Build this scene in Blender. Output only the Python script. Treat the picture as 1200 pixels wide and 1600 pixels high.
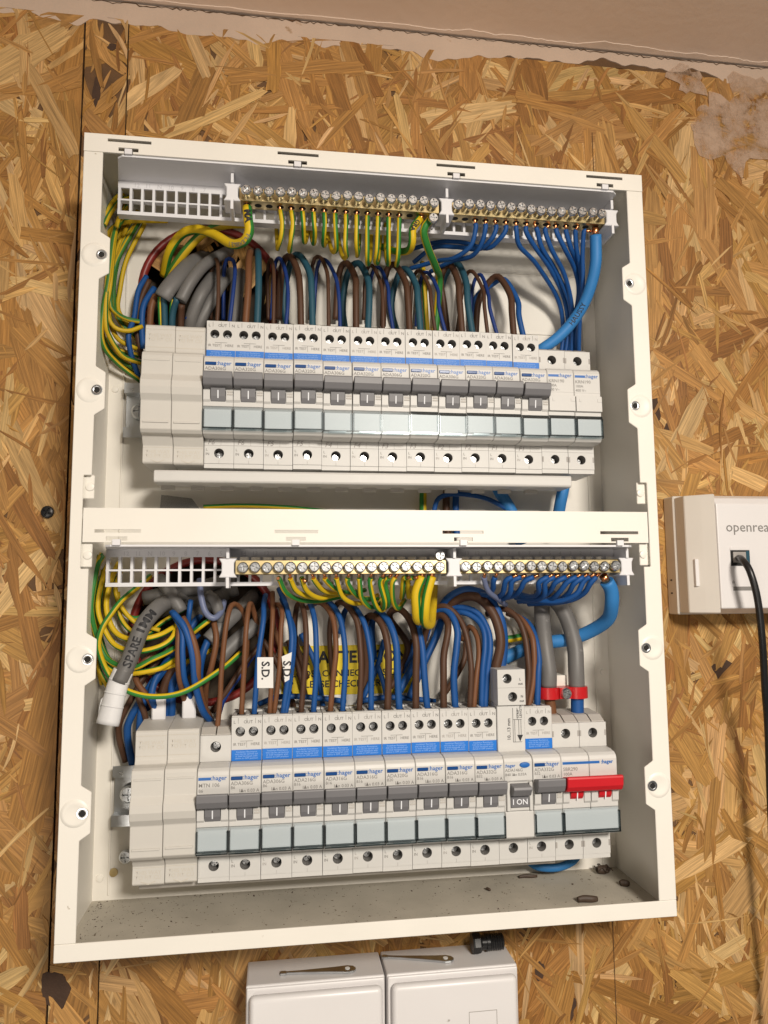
import bpy, bmesh, math, random
from mathutils import Vector, Matrix
random.seed(7)
for o in list(bpy.data.objects): bpy.data.objects.remove(o)
scene = bpy.context.scene
COL = scene.collection
S = 0.001                                   # everything below is written in millimetres
# axes: X right, Y into the wall (0 = front of the steel box), Z up (0 = middle of the box)

# ---------------------------------------------------------------- camera
FPX = 1150.03
CAM = Vector((-57.739, -410.943, -37.760))
RIGHT = Vector((0.9897645, -0.1424737, -0.0082126))
DOWN = Vector((0.0072268, 0.1075122, -0.9941775))
FWD = Vector((0.1425271, 0.9839423, 0.1074414))
cam_data = bpy.data.cameras.new('camera'); cam = bpy.data.objects.new('camera', cam_data); COL.objects.link(cam)
cam_data.sensor_fit = 'HORIZONTAL'; cam_data.sensor_width = 36.0; cam_data.lens = 36.0 * FPX / 1200.0
cam_data.clip_start = 0.01; cam_data.clip_end = 50.0
up = -DOWN; back = -FWD
cam.matrix_world = Matrix(((RIGHT.x, up.x, back.x, CAM.x * S), (RIGHT.y, up.y, back.y, CAM.y * S), (RIGHT.z, up.z, back.z, CAM.z * S), (0, 0, 0, 1)))
scene.camera = cam

def at(px, py, Y):
    """photo pixel (1200x1600) -> point (mm) on the plane at depth Y"""
    d = RIGHT * ((px - 600) / FPX) + DOWN * ((py - 800) / FPX) + FWD
    return CAM + d * ((Y - CAM.y) / d.y)

# ---------------------------------------------------------------- light
world = bpy.data.worlds.new('World'); scene.world = world; world.use_nodes = True
bg = world.node_tree.nodes['Background']; bg.inputs[0].default_value = (1.0, 0.91, 0.81, 1); bg.inputs[1].default_value = 0.12
def area_light(name, loc, target, size, power, color):
    l = bpy.data.lights.new(name, 'AREA'); l.shape = 'DISK'; l.size = size; l.energy = power; l.color = color
    o = bpy.data.objects.new(name, l); COL.objects.link(o); o.location = loc
    o.rotation_euler = (Vector(target) - Vector(loc)).to_track_quat('-Z', 'Y').to_euler()
    return o
area_light('ceiling_lamp', (0.19, -0.84, 0.25), (0.09, -0.36, -0.62), 0.18, 11.9, (1.0, 0.915, 0.805))
area_light('fill_light', (-0.50, -1.15, -0.45), (0.0, 0.0, 0.25), 0.5, 3.6, (1.0, 0.90, 0.78))  # unseen soft fill, added to brighten the ceiling and undersides
vs = scene.view_settings
scene.display_settings.display_device = 'sRGB'
vs.view_transform = 'Standard'; vs.look = 'None'; vs.gamma = 1.0; vs.exposure = 0.0; vs.use_curve_mapping = False
scene.render.engine = 'CYCLES'
scene.cycles.max_bounces = 8; scene.cycles.transparent_max_bounces = 12
scene.cycles.sample_clamp_indirect = 4.0; scene.cycles.use_denoising = True
scene.cycles.caustics_reflective = False; scene.cycles.caustics_refractive = False

# ---------------------------------------------------------------- materials
def srgb(r, g, b):
    f = lambda c: (c / 255 / 12.92) if c / 255 <= 0.04045 else ((c / 255 + 0.055) / 1.055) ** 2.4
    return (f(r), f(g), f(b))
MATS = {}
def mat(name, color, rough=0.5, metal=0.0, var=0.06, vscale=60.0, bump=0.0, bscale=400.0, spec=0.5, speck=None, speck_scale=300, speck_lim=0.62, coat=0.0):
    m = bpy.data.materials.new(name); m.use_nodes = True; MATS[name] = m
    nt = m.node_tree; b = nt.nodes['Principled BSDF']; N = nt.nodes.new; L = nt.links.new
    b.inputs['Roughness'].default_value = rough; b.inputs['Metallic'].default_value = metal
    b.inputs['Specular IOR Level'].default_value = spec
    b.inputs['Coat Weight'].default_value = coat
    tc = N('ShaderNodeTexCoord'); nz = N('ShaderNodeTexNoise'); nz.inputs['Scale'].default_value = vscale; nz.inputs['Detail'].default_value = 5
    L(tc.outputs['Object'], nz.inputs['Vector'])
    mx = N('ShaderNodeMix'); mx.data_type = 'RGBA'
    c1 = tuple(c * (1 - var) for c in color) + (1,); c2 = tuple(min(1, c * (1 + var)) for c in color) + (1,)
    mx.inputs[6].default_value = c1; mx.inputs[7].default_value = c2
    L(nz.outputs['Fac'], mx.inputs[0]); out = mx.outputs[2]
    if speck:
        n2 = N('ShaderNodeTexNoise'); n2.inputs['Scale'].default_value = speck_scale; n2.inputs['Detail'].default_value = 6; L(tc.outputs['Object'], n2.inputs['Vector'])
        rp = N('ShaderNodeMapRange'); rp.inputs[1].default_value = speck_lim; rp.inputs[2].default_value = speck_lim + 0.05; L(n2.outputs['Fac'], rp.inputs[0])
        m2 = N('ShaderNodeMix'); m2.data_type = 'RGBA'; m2.inputs[7].default_value = tuple(speck) + (1,); L(rp.outputs[0], m2.inputs[0]); L(out, m2.inputs[6]); out = m2.outputs[2]
    L(out, b.inputs['Base Color'])
    rr = N('ShaderNodeMapRange'); rr.inputs[3].default_value = max(0, rough - 0.07); rr.inputs[4].default_value = min(1, rough + 0.07); L(nz.outputs['Fac'], rr.inputs[0]); L(rr.outputs[0], b.inputs['Roughness'])
    if bump:
        n3 = N('ShaderNodeTexNoise'); n3.inputs['Scale'].default_value = bscale; n3.inputs['Detail'].default_value = 4; L(tc.outputs['Object'], n3.inputs['Vector'])
        bp = N('ShaderNodeBump'); bp.inputs['Strength'].default_value = bump; bp.inputs['Distance'].default_value = 0.0005; L(n3.outputs['Fac'], bp.inputs['Height']); L(bp.outputs[0], b.inputs['Normal'])
    return m
mat('steel_paint', (0.80, 0.77, 0.705), 0.42, var=0.05, vscale=25, bump=0.06, bscale=500, speck=(0.45, 0.40, 0.32), speck_scale=210, speck_lim=0.735)
mat('dusty_paint', (0.44, 0.405, 0.34), 0.8, var=0.32, vscale=28, bump=0.3, bscale=900, speck=(0.13, 0.095, 0.06), speck_scale=420, speck_lim=0.66)
mat('white_abs', (0.74, 0.735, 0.76), 0.42, var=0.02)
mat('module_plastic', (0.60, 0.592, 0.572), 0.48, var=0.03, vscale=90, bump=0.05, bscale=1500)
mat('blank_plastic', (0.575, 0.555, 0.515), 0.5, var=0.03, vscale=90, bump=0.05, bscale=1500)
mat('module_side', (0.50, 0.475, 0.44), 0.6)
mat('lever_grey', (0.17, 0.168, 0.178), 0.45, var=0.08)
mat('lever_red', (0.55, 0.012, 0.02), 0.4)
mat('print_grey', (0.22, 0.21, 0.20), 0.6)
mat('print_pale', (0.36, 0.34, 0.32), 0.6)
mat('emboss', (0.56, 0.525, 0.46), 0.6)
mat('abs_emboss', (0.60, 0.595, 0.62), 0.5)
mat('print_black', (0.015, 0.015, 0.018), 0.6)
mat('pencil', (0.30, 0.28, 0.27), 0.7)
mat('logo_blue', (0.018, 0.13, 0.44), 0.4)
mat('lens_blue', (0.012, 0.065, 0.23), 0.2)
mat('label_blue', (0.004, 0.165, 0.62), 0.5, var=0.03)
mat('label_print', (0.28, 0.46, 0.80), 0.6)
mat('print_white', (0.82, 0.84, 0.88), 0.6)
mat('steel', (0.68, 0.69, 0.70), 0.26, 1.0, var=0.1, vscale=300)
mat('zinc', (0.64, 0.67, 0.70), 0.30, 1.0, var=0.12, vscale=120)
mat('brass', (0.64, 0.51, 0.27), 0.34, 1.0, var=0.12, vscale=150)
mat('copper', (0.85, 0.36, 0.16), 0.28, 1.0, var=0.15, vscale=500)
mat('dark', (0.012, 0.011, 0.010), 0.8)
mat('cavity', (0.05, 0.035, 0.022), 0.9, var=0.4)
mat('red_trim', (0.22, 0.022, 0.018), 0.4)
mat('clamp_red', (0.50, 0.012, 0.016), 0.3)
mat('wire_brown', (0.080, 0.037, 0.020), 0.52, spec=0.35, var=0.12, vscale=40)
mat('wire_brown_light', (0.165, 0.068, 0.029), 0.52, spec=0.35, var=0.12, vscale=40)
mat('wire_teal', (0.020, 0.080, 0.118), 0.52, spec=0.35, var=0.12, vscale=40)
mat('wire_blue', (0.010, 0.076, 0.27), 0.52, spec=0.35, var=0.12, vscale=40)
mat('wire_navy', (0.010, 0.036, 0.18), 0.52, spec=0.35, var=0.12, vscale=40)
mat('wire_sky', (0.035, 0.20, 0.50), 0.52, spec=0.35, var=0.08, vscale=40)
mat('wire_grey', (0.145, 0.140, 0.136), 0.5, var=0.15, vscale=50, speck=(0.21, 0.20, 0.195), speck_scale=200, speck_lim=0.66)
mat('wire_lavender', (0.15, 0.18, 0.30), 0.45)
mat('black_rubber', (0.012, 0.012, 0.013), 0.35)
mat('tape_white', (0.74, 0.74, 0.75), 0.55, var=0.05, bump=0.4, bscale=250)
mat('label_strip', (0.66, 0.68, 0.685), 0.6, var=0.03)
mat('paper_white', (0.78, 0.77, 0.75), 0.6, var=0.02)
mat('sticker_yellow', (0.80, 0.60, 0.012), 0.5, var=0.03)
mat('socket_white', (0.74, 0.72, 0.72), 0.36, var=0.02, speck=(0.35, 0.32, 0.28), speck_scale=150, speck_lim=0.74)
mat('socket_shaded', (0.66, 0.62, 0.565), 0.45, var=0.03)  # darker copy of socket_white; the side face's shade is in the colour
mat('ceiling_paint', (0.86, 0.72, 0.61), 0.7, var=0.08, vscale=9, bump=0.5, bscale=120)
mat('plaster', (0.56, 0.43, 0.335), 0.85, var=0.14, vscale=30, bump=0.9, bscale=180, speck=(0.33, 0.20, 0.10), speck_scale=60, speck_lim=0.66)
mat('crack_brown', (0.10, 0.05, 0.02), 0.9)
mat('knot', (0.06, 0.030, 0.016), 0.8, var=0.4, vscale=150, bump=0.8, bscale=500)
mat('debris_brown', (0.055, 0.034, 0.022), 0.6, var=0.4, vscale=300)
mat('grey_smear', (0.42, 0.40, 0.37), 0.8)

def striped(name, base, stripe, width):
    """earth insulation: yellow tube with green stripes running along it (UV.x goes round the wire)"""
    m = bpy.data.materials.new(name); m.use_nodes = True; MATS[name] = m
    nt = m.node_tree; b = nt.nodes['Principled BSDF']; N = nt.nodes.new; L = nt.links.new
    b.inputs['Roughness'].default_value = 0.5; b.inputs['Specular IOR Level'].default_value = 0.35
    uv = N('ShaderNodeUVMap'); sp = N('ShaderNodeSeparateXYZ'); L(uv.outputs[0], sp.inputs[0])
    m1 = N('ShaderNodeMath'); m1.operation = 'MULTIPLY'; m1.inputs[1].default_value = 1.0; L(sp.outputs[0], m1.inputs[0])
    m2 = N('ShaderNodeMath'); m2.operation = 'FRACT'; L(m1.outputs[0], m2.inputs[0])
    m3 = N('ShaderNodeMath'); m3.operation = 'LESS_THAN'; m3.inputs[1].default_value = width; L(m2.outputs[0], m3.inputs[0])
    mx = N('ShaderNodeMix'); mx.data_type = 'RGBA'; mx.inputs[6].default_value = base + (1,); mx.inputs[7].default_value = stripe + (1,)
    L(m3.outputs[0], mx.inputs[0]); L(mx.outputs[2], b.inputs['Base Color'])
striped('wire_earth', (0.58, 0.39, 0.014), (0.045, 0.17, 0.028), 0.33)
striped('wire_earth_bright', (0.66, 0.45, 0.012), (0.030, 0.20, 0.035), 0.31)

def clear_plastic(name, tint, refl_rough, fac):
    m = bpy.data.materials.new(name); m.use_nodes = True; MATS[name] = m
    nt = m.node_tree; N = nt.nodes.new; L = nt.links.new
    nt.nodes.remove(nt.nodes['Principled BSDF'])
    out = nt.nodes['Material Output']; tr = N('ShaderNodeBsdfTransparent'); tr.inputs[0].default_value = tint + (1,)
    gl = N('ShaderNodeBsdfGlossy'); gl.inputs['Roughness'].default_value = refl_rough; gl.inputs[0].default_value = (0.22, 0.24, 0.25, 1)
    fr = N('ShaderNodeFresnel'); fr.inputs[0].default_value = 1.5
    ad = N('ShaderNodeMath'); ad.operation = 'ADD'; ad.inputs[1].default_value = fac; L(fr.outputs[0], ad.inputs[0])
    mx = N('ShaderNodeMixShader'); L(ad.outputs[0], mx.inputs[0]); L(tr.outputs[0], mx.inputs[1]); L(gl.outputs[0], mx.inputs[2]); L(mx.outputs[0], out.inputs[0])
clear_plastic('clear_cover', (0.955, 0.975, 0.985), 0.34, 0.0)
clear_plastic('clear_rim', (0.91, 0.95, 0.965), 0.2, 0.04)
clear_plastic('frosted_plastic', (0.80, 0.80, 0.80), 0.3, 0.12)

# ---- strand board: colour comes from the strand ('Col'), fibres run along the strand (UV)
def strand_material():
    m = bpy.data.materials.new('strand_wood'); m.use_nodes = True; MATS['strand_wood'] = m
    nt = m.node_tree; b = nt.nodes['Principled BSDF']; N = nt.nodes.new; L = nt.links.new
    b.inputs['Roughness'].default_value = 0.55; b.inputs['Specular IOR Level'].default_value = 0.35
    at_ = N('ShaderNodeAttribute'); at_.attribute_name = 'Col'
    uv = N('ShaderNodeUVMap'); mp = N('ShaderNodeMapping'); mp.inputs['Scale'].default_value = (0.45, 13, 1); L(uv.outputs[0], mp.inputs[0])
    nz = N('ShaderNodeTexNoise'); nz.inputs['Scale'].default_value = 0.9; nz.inputs['Detail'].default_value = 6; nz.inputs['Roughness'].default_value = 0.6; L(mp.outputs[0], nz.inputs[0])
    mp2 = N('ShaderNodeMapping'); mp2.inputs['Scale'].default_value = (0.22, 6.5, 1); L(uv.outputs[0], mp2.inputs[0])
    n2 = N('ShaderNodeTexNoise'); n2.inputs['Scale'].default_value = 1.0; n2.inputs['Detail'].default_value = 3; L(mp2.outputs[0], n2.inputs[0])
    r1 = N('ShaderNodeMapRange'); r1.inputs[1].default_value = 0.3; r1.inputs[2].default_value = 0.7; r1.inputs[3].default_value = 0.62; r1.inputs[4].default_value = 1.26; L(nz.outputs[0], r1.inputs[0])
    r2 = N('ShaderNodeMapRange'); r2.inputs[1].default_value = 0.3; r2.inputs[2].default_value = 0.7; r2.inputs[3].default_value = 0.70; r2.inputs[4].default_value = 1.2; L(n2.outputs[0], r2.inputs[0])
    mu = N('ShaderNodeMath'); mu.operation = 'MULTIPLY'; L(r1.outputs[0], mu.inputs[0]); L(r2.outputs[0], mu.inputs[1])
    vm = N('ShaderNodeVectorMath'); vm.operation = 'SCALE'; L(at_.outputs['Color'], vm.inputs[0]); L(mu.outputs[0], vm.inputs['Scale'])
    L(vm.outputs[0], b.inputs['Base Color'])
    bp = N('ShaderNodeBump'); bp.inputs['Strength'].default_value = 0.45; bp.inputs['Distance'].default_value = 0.0004; L(nz.outputs[0], bp.inputs['Height']); L(bp.outputs[0], b.inputs['Normal'])
strand_material()
def smear_material():
    m = mat('plaster_smear', (0.60, 0.43, 0.31), 0.85, var=0.15, vscale=30, bump=0.8, bscale=180)
    nt = m.node_tree; N = nt.nodes.new; L = nt.links.new; b = nt.nodes['Principled BSDF']
    tc = N('ShaderNodeTexCoord'); nz = N('ShaderNodeTexNoise'); nz.inputs['Scale'].default_value = 55; nz.inputs['Detail'].default_value = 8; nz.inputs['Roughness'].default_value = .7; L(tc.outputs['Object'], nz.inputs['Vector'])
    rp = N('ShaderNodeMapRange'); rp.inputs[1].default_value = 0.38; rp.inputs[2].default_value = 0.62; rp.inputs[4].default_value = 0.7; L(nz.outputs['Fac'], rp.inputs[0]); L(rp.outputs[0], b.inputs['Alpha'])
smear_material()
mat('shaded_core', (0.13, 0.066, 0.026), 0.8, var=0.45, vscale=70, bump=0.8, bscale=300)  # darkened core: shade in the gaps between strands is painted in

# ---------------------------------------------------------------- helpers
class MB:
    """collects faces in mm; build() links them as ONE mesh object"""
    def __init__(s): s.v = []; s.f = []
    def box(s, x0, x1, y0, y1, z0, z1):
        i = len(s.v); s.v += [(x, y, z) for x in (x0, x1) for y in (y0, y1) for z in (z0, z1)]
        s.f += [tuple(i + k for k in q) for q in ((0, 1, 3, 2), (4, 6, 7, 5), (0, 4, 5, 1), (2, 3, 7, 6), (0, 2, 6, 4), (1, 5, 7, 3))]
        return s
    def prism_x(s, prof, x0, x1):
        """prof: list of (y,z) run round the outline"""
        i = len(s.v); n = len(prof)
        s.v += [(x0, y, z) for y, z in prof] + [(x1, y, z) for y, z in prof]
        s.f.append(tuple(range(i, i + n))); s.f.append(tuple(range(i + 2 * n - 1, i + n - 1, -1)))
        for k in range(n): j = (k + 1) % n; s.f.append((i + k, i + n + k, i + n + j, i + j))
        return s
    def prism_y(s, prof, y0, y1):
        i = len(s.v); n = len(prof)
        s.v += [(x, y0, z) for x, z in prof] + [(x, y1, z) for x, z in prof]
        s.f.append(tuple(range(i, i + n))); s.f.append(tuple(range(i + 2 * n - 1, i + n - 1, -1)))
        for k in range(n): j = (k + 1) % n; s.f.append((i + k, i + n + k, i + n + j, i + j))
        return s
    def prism_z(s, prof, z0, z1):
        i = len(s.v); n = len(prof)
        s.v += [(x, y, z0) for x, y in prof] + [(x, y, z1) for x, y in prof]
        s.f.append(tuple(range(i, i + n))); s.f.append(tuple(range(i + 2 * n - 1, i + n - 1, -1)))
        for k in range(n): j = (k + 1) % n; s.f.append((i + k, i + n + k, i + n + j, i + j))
        return s
    def lathe(s, prof, cx, cy, cz, axis='y', n=20):
        """prof: list of (r, t): t runs along the axis"""
        i = len(s.v); m = len(prof)
        for r, t in prof:
            for k in range(n):
                a = 2 * math.pi * k / n; c, q = r * math.cos(a), r * math.sin(a)
                s.v.append((cx + c, cy + t, cz + q) if axis == 'y' else ((cx + c, cy + q, cz + t) if axis == 'z' else (cx + t, cy + c, cz + q)))
        for j in range(m - 1):
            for k in range(n): l = (k + 1) % n; s.f.append((i + j * n + k, i + j * n + l, i + (j + 1) * n + l, i + (j + 1) * n + k))
        s.f.append(tuple(range(i, i + n))); s.f.append(tuple(range(i + (m - 1) * n, i + m * n)))
        return s
    def cell(s, x0, x1, z0, z1, cx, cz, r, yf, yb, depth, n=18):
        """a plate cell x0..x1, z0..z1 with a round blind hole; front at yf, back at yb"""
        ang = [2 * math.pi * k / n for k in range(n)]
        ang += [math.atan2(z - cz, x - cx) % (2 * math.pi) for x in (x0, x1) for z in (z0, z1)]
        ang = sorted(set(round(a, 6) for a in ang)); m = len(ang); i = len(s.v)
        for a in ang:
            c, q = math.cos(a), math.sin(a); t = 1e9
            if c > 1e-9: t = min(t, (x1 - cx) / c)
            if c < -1e-9: t = min(t, (x0 - cx) / c)
            if q > 1e-9: t = min(t, (z1 - cz) / q)
            if q < -1e-9: t = min(t, (z0 - cz) / q)
            s.v += [(cx + c * t, yf, cz + q * t), (cx + c * r, yf, cz + q * r), (cx + c * r, yf + depth, cz + q * r), (cx + c * t, yb, cz + q * t)]
        for k in range(m):
            j = (k + 1) % m; a, b = i + 4 * k, i + 4 * j
            s.f += [(a, b, b + 1, a + 1), (a + 1, b + 1, b + 2, a + 2), (a + 3, b + 3, b, a)]
        s.f.append(tuple(i + 4 * k + 2 for k in range(m)))
        return s
    def cup(s, cx, cz, r, y0, y1, n=18):
        """open-fronted round liner"""
        i = len(s.v)
        for y in (y0, y1):
            for k in range(n): a = 2 * math.pi * k / n; s.v.append((cx + r * math.cos(a), y, cz + r * math.sin(a)))
        for k in range(n): l = (k + 1) % n; s.f.append((i + k, i + l, i + n + l, i + n + k))
        s.f.append(tuple(range(i + n, i + 2 * n))); return s
    def mesh(s, name, m, bevel=0.0, seg=1, smooth=False, off=(0, 0, 0)):
        me = bpy.data.meshes.new(name)
        me.from_pydata([((x - off[0]) * S, (y - off[1]) * S, (z - off[2]) * S) for x, y, z in s.v], [], s.f)
        bm = bmesh.new(); bm.from_mesh(me)
        if bevel:
            bmesh.ops.remove_doubles(bm, verts=bm.verts, dist=1e-6)
        bmesh.ops.recalc_face_normals(bm, faces=bm.faces)
        if bevel:
            es = [e for e in bm.edges if len(e.link_faces) == 2 and e.calc_face_angle(0) > 0.5]
            bmesh.ops.bevel(bm, geom=es, offset=bevel * S, segments=seg, affect='EDGES', profile=0.5, clamp_overlap=True)
        bm.to_mesh(me); bm.free()
        me.materials.append(MATS[m])
        if smooth: smooth_mesh(me)
        return me
    def build(s, name, m, parent=None, bevel=0.0, seg=1, smooth=False, loc=(0, 0, 0)):
        p = parent
        while p is not None and '_o' not in p: p = p.parent
        off = tuple(p['_o']) if p is not None else (0, 0, 0)
        return obj(name, s.mesh(name, m, bevel, seg, smooth, off), parent, loc)
def smooth_mesh(me, ang=0.7):
    for p in me.polygons: p.use_smooth = True
    me.set_sharp_from_angle(angle=ang)
def obj(name, me, parent=None, loc=(0, 0, 0), rot=None):
    o = bpy.data.objects.new(name, me); COL.objects.link(o)
    if parent is not None: o.parent = parent
    o.location = [c * S for c in loc]
    if rot: o.rotation_euler = rot
    return o
def tag(o, label, cat, group=None):
    o['label'] = label; o['category'] = cat
    if group: o['group'] = group
    return o
def thing(name, label, cat, base, group=None):
    """Empty at the thing's base; parts built with MB.build(parent=...) keep writing absolute mm"""
    o = bpy.data.objects.new(name, None); COL.objects.link(o); o.empty_display_size = 0.01
    o.location = [c * S for c in base]; o['_o'] = tuple(base)
    return tag(o, label, cat, group)
CACHE = {}
def cached(key, fn):
    if key not in CACHE: CACHE[key] = fn()
    return CACHE[key]
def text_mesh(body, size, m, bold=0.0, align='LEFT', shear=0.0, space=1.0):
    def mk():
        c = bpy.data.curves.new('lettering', 'FONT'); c.body = body; c.size = size * S; c.resolution_u = 2
        c.offset = bold * S; c.align_x = align; c.shear = shear; c.space_character = space; c.space_line = 0.85
        t = bpy.data.objects.new('lettering', c); COL.objects.link(t)
        me = bpy.data.meshes.new_from_object(t); bpy.data.objects.remove(t); bpy.data.curves.remove(c)
        me.materials.clear(); me.materials.append(MATS[m]); return me
    return cached(('t', body, size, m, bold, align, shear, space), mk)
def text(parent, name, body, size, m, x, y, z, bold=0.0, align='LEFT', shear=0.0, space=1.0, rz=0.0):
    """printed lettering on a face that looks towards -Y; x,y,z local to the parent (mm)"""
    o = obj(name, text_mesh(body, size, m, bold, align, shear, space), parent, (x, y, z), (math.pi / 2, rz, 0))
    return o

# ---- tubes: wires and cables
def spline(pts, step=2.2):
    P = [pts[0] * 2 - pts[1]] + pts + [pts[-1] * 2 - pts[-2]]; out = []
    for i in range(1, len(P) - 2):
        n = max(3, int((P[i + 1] - P[i]).length / step))
        for k in range(n):
            t = k / n; a, b, c, d = P[i - 1], P[i], P[i + 1], P[i + 2]
            out.append(0.5 * ((2 * b) + (c - a) * t + (2 * a - 5 * b + 4 * c - d) * t * t + (3 * b - a - 3 * c + d) * t ** 3))
    out.append(pts[-1]); return out
def tube_mesh(name, path, r, m, n=10, flat=1.0, uoff=0.0, rfun=None, org=Vector((0, 0, 0))):
    v = []; f = []; uvs = []; N = len(path)
    t0 = (path[1] - path[0]).normalized(); ref = Vector((0, -1, 0)) if abs(t0.y) < 0.9 else Vector((1, 0, 0))
    nrm = (ref - t0 * ref.dot(t0)).normalized(); s = 0
    for i in range(N):
        t = (path[min(i + 1, N - 1)] - path[max(i - 1, 0)]).normalized()
        nrm = (nrm - t * nrm.dot(t)).normalized(); bn = t.cross(nrm)
        if i: s += (path[i] - path[i - 1]).length
        rr = r * (rfun(i / (N - 1)) if rfun else 1)
        for k in range(n):
            a = 2 * math.pi * k / n
            p = path[i] + nrm * (math.cos(a) * rr * flat) + bn * (math.sin(a) * rr) - org
            v.append((p.x * S, p.y * S, p.z * S))
    for i in range(N - 1):
        for k in range(n):
            l = (k + 1) % n; f.append((i * n + k, i * n + l, (i + 1) * n + l, (i + 1) * n + k))
            uvs += [(k / n + uoff, i * .1), ((k + 1) / n + uoff, i * .1), ((k + 1) / n + uoff, i * .1 + .1), (k / n + uoff, i * .1 + .1)]
    f.append(tuple(range(n - 1, -1, -1))); f.append(tuple(range((N - 1) * n, N * n))); uvs += [(uoff, 0)] * (2 * n)
    me = bpy.data.meshes.new(name); me.from_pydata(v, [], f); me.materials.append(MATS[m])
    ul = me.uv_layers.new(name='UVMap'); ul.data.foreach_set('uv', [c for q in uvs for c in q])
    for p in me.polygons: p.use_smooth = len(p.vertices) == 4
    return me
JR = random.Random(31)
def wire(name, label, cat, group, m, r, px, bare=None, n=10, flat=1.0, step=2.2, uoff=None, rfun=None):
    """px: (photo x, photo y, depth Y) points; bare=(mm at start) adds a stripped copper end"""
    pts = [q if isinstance(q, Vector) else at(*q) for q in px]
    for i in range(2, len(pts) - 1): pts[i] = pts[i] + Vector((JR.uniform(-.45, .45), JR.uniform(-.5, .5), JR.uniform(-.4, .4)))
    if r < 2.7: r *= 0.95
    path = spline(pts, step); org = path[-1]
    me = tube_mesh(name, path, r, m, n, flat, (JR.choice((-1, 1)) * JR.uniform(.1, .27) + .16) if uoff is None else uoff, rfun, org)
    o = obj(name, me, None, org); tag(o, label, cat, group); o['_o'] = tuple(org)
    if bare:
        d = (path[0] - path[1]).normalized()
        cp = [path[0] - d * 0.6, path[0] + d * bare * 0.5, path[0] + d * bare]
        obj('copper_end', tube_mesh('copper_end', cp, r * 0.62, 'copper', 8, org=org), o)
    return o, path
def wrap_text(parent, path, r, s0, body, size, m, bold=0.0, up_flip=False):
    """lettering laid on the camera-facing side of a tube, reading along the path"""
    org = Vector(parent['_o']); me = text_mesh(body, size, m, bold).copy()
    bm = bmesh.new(); bm.from_mesh(me); bmesh.ops.triangulate(bm, faces=bm.faces)
    for _ in range(3):
        es = [e for e in bm.edges if e.calc_length() > 0.0008]
        if es: bmesh.ops.subdivide_edges(bm, edges=es, cuts=1); bmesh.ops.triangulate(bm, faces=bm.faces)
    bm.to_mesh(me); bm.free()
    L = [0.0]
    for i in range(1, len(path)): L.append(L[-1] + (path[i] - path[i - 1]).length)
    for v in me.vertices:
        s = s0 + v.co.x / S; i = 0
        while i < len(L) - 2 and L[i + 1] < s: i += 1
        p = path[i].lerp(path[i + 1], min(1, max(0, (s - L[i]) / max(1e-6, L[i + 1] - L[i]))))
        t = (path[i + 1] - path[i]).normalized(); nn = (CAM - p); nn = (nn - t * nn.dot(t)).normalized(); b = nn.cross(t)
        a = (v.co.y / S - size * 0.33) / r
        q = p + (nn * math.cos(a) + b * math.sin(a)) * (r + 0.2) - org
        v.co = q * S
    return obj('lettering', me, parent)
ORD = ['first', 'second', 'third', 'fourth', 'fifth', 'sixth', 'seventh', 'eighth', 'ninth', 'tenth', 'eleventh', 'twelfth', 'thirteenth', 'fourteenth', 'fifteenth', 'sixteenth', 'seventeenth', 'eighteenth']
# ================================================================ the wall of strand board and the ceiling
WY = 75.0
wall = bpy.data.objects.new('wall', None); COL.objects.link(wall); wall['kind'] = 'structure'; wall['_o'] = (0, 0, 0)
SEAMS = [(-460, -190.6), (-189.6, -161.8), (-161.2, 480)]
for k, (xa, xb) in enumerate(SEAMS):
    m = MB()
    if k < 2: m.box(xa, xb, WY + 0.9, WY + 18, -480, 366)
    else:                                           # two openings where the cables come through behind the box
        for za, zb, x0 in ((-480, -108, 0), (-108, -12, 1), (-12, 114, 0), (114, 210, 1), (210, 366, 0)):
            if x0: m.box(xa, -151, WY + 0.9, WY + 18, za, zb); m.box(-55, xb, WY + 0.9, WY + 18, za, zb)
            else: m.box(xa, xb, WY + 0.9, WY + 18, za, zb)
    m.build('strand_board', 'shaded_core', wall)
m = MB(); m.box(-460, 480, WY + 18.2, WY + 19, -480, 366); m.build('backing', 'cavity', wall)
PAL = [(0.44, 0.228, 0.066), (0.48, 0.262, 0.082), (0.37, 0.180, 0.048), (0.55, 0.330, 0.126), (0.45, 0.238, 0.070), (0.30, 0.136, 0.036), (0.40, 0.202, 0.056), (0.60, 0.385, 0.165)]
def strand_poly(cx, cz, ang, L, W, rnd):
    """ragged flake outline in its own frame, then turned; returns (x,z,u,v) list"""
    n = max(4, int(L / 7)); top = []; bot = []; sliver = W < 5
    t0, t1 = (rnd.uniform(0.1, 0.6), rnd.uniform(0.05, 0.5)) if sliver else (rnd.uniform(0.6, 1.0), rnd.uniform(0.4, 1.0)); bow = rnd.uniform(-0.04, 0.04) * L; wv = rnd.uniform(0, 6)
    for k in range(n + 1):
        f = k / n; e = min(1, f * 4, (1 - f) * 4); w = W / 2 * ((t0 if f < .5 else t1) * (1 - e) + e); b = bow * math.sin(math.pi * f) + .05 * W * math.sin(wv + f * 9)
        top.append((-L / 2 + L * f, w + b + rnd.uniform(-.07, .07) * W)); bot.append((-L / 2 + L * f, -w + b + rnd.uniform(-.07, .07) * W))
    def end(sg):
        k = 2 if sliver else max(3, int(W / 2.4))
        return [(sg * (L / 2 + rnd.uniform(-.03, .05) * L * (1 if q % 2 else -.6)), W * .5 * (t1 if sg > 0 else t0) * (1 - 2 * (q + 1) / (k + 1)) * sg) for q in range(k)]
    P = top + end(1) + bot[::-1] + end(-1); c, s = math.cos(ang), math.sin(ang)
    return [(cx + u * c - v * s, cz + u * s + v * c, u, v) for u, v in P]
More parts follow.
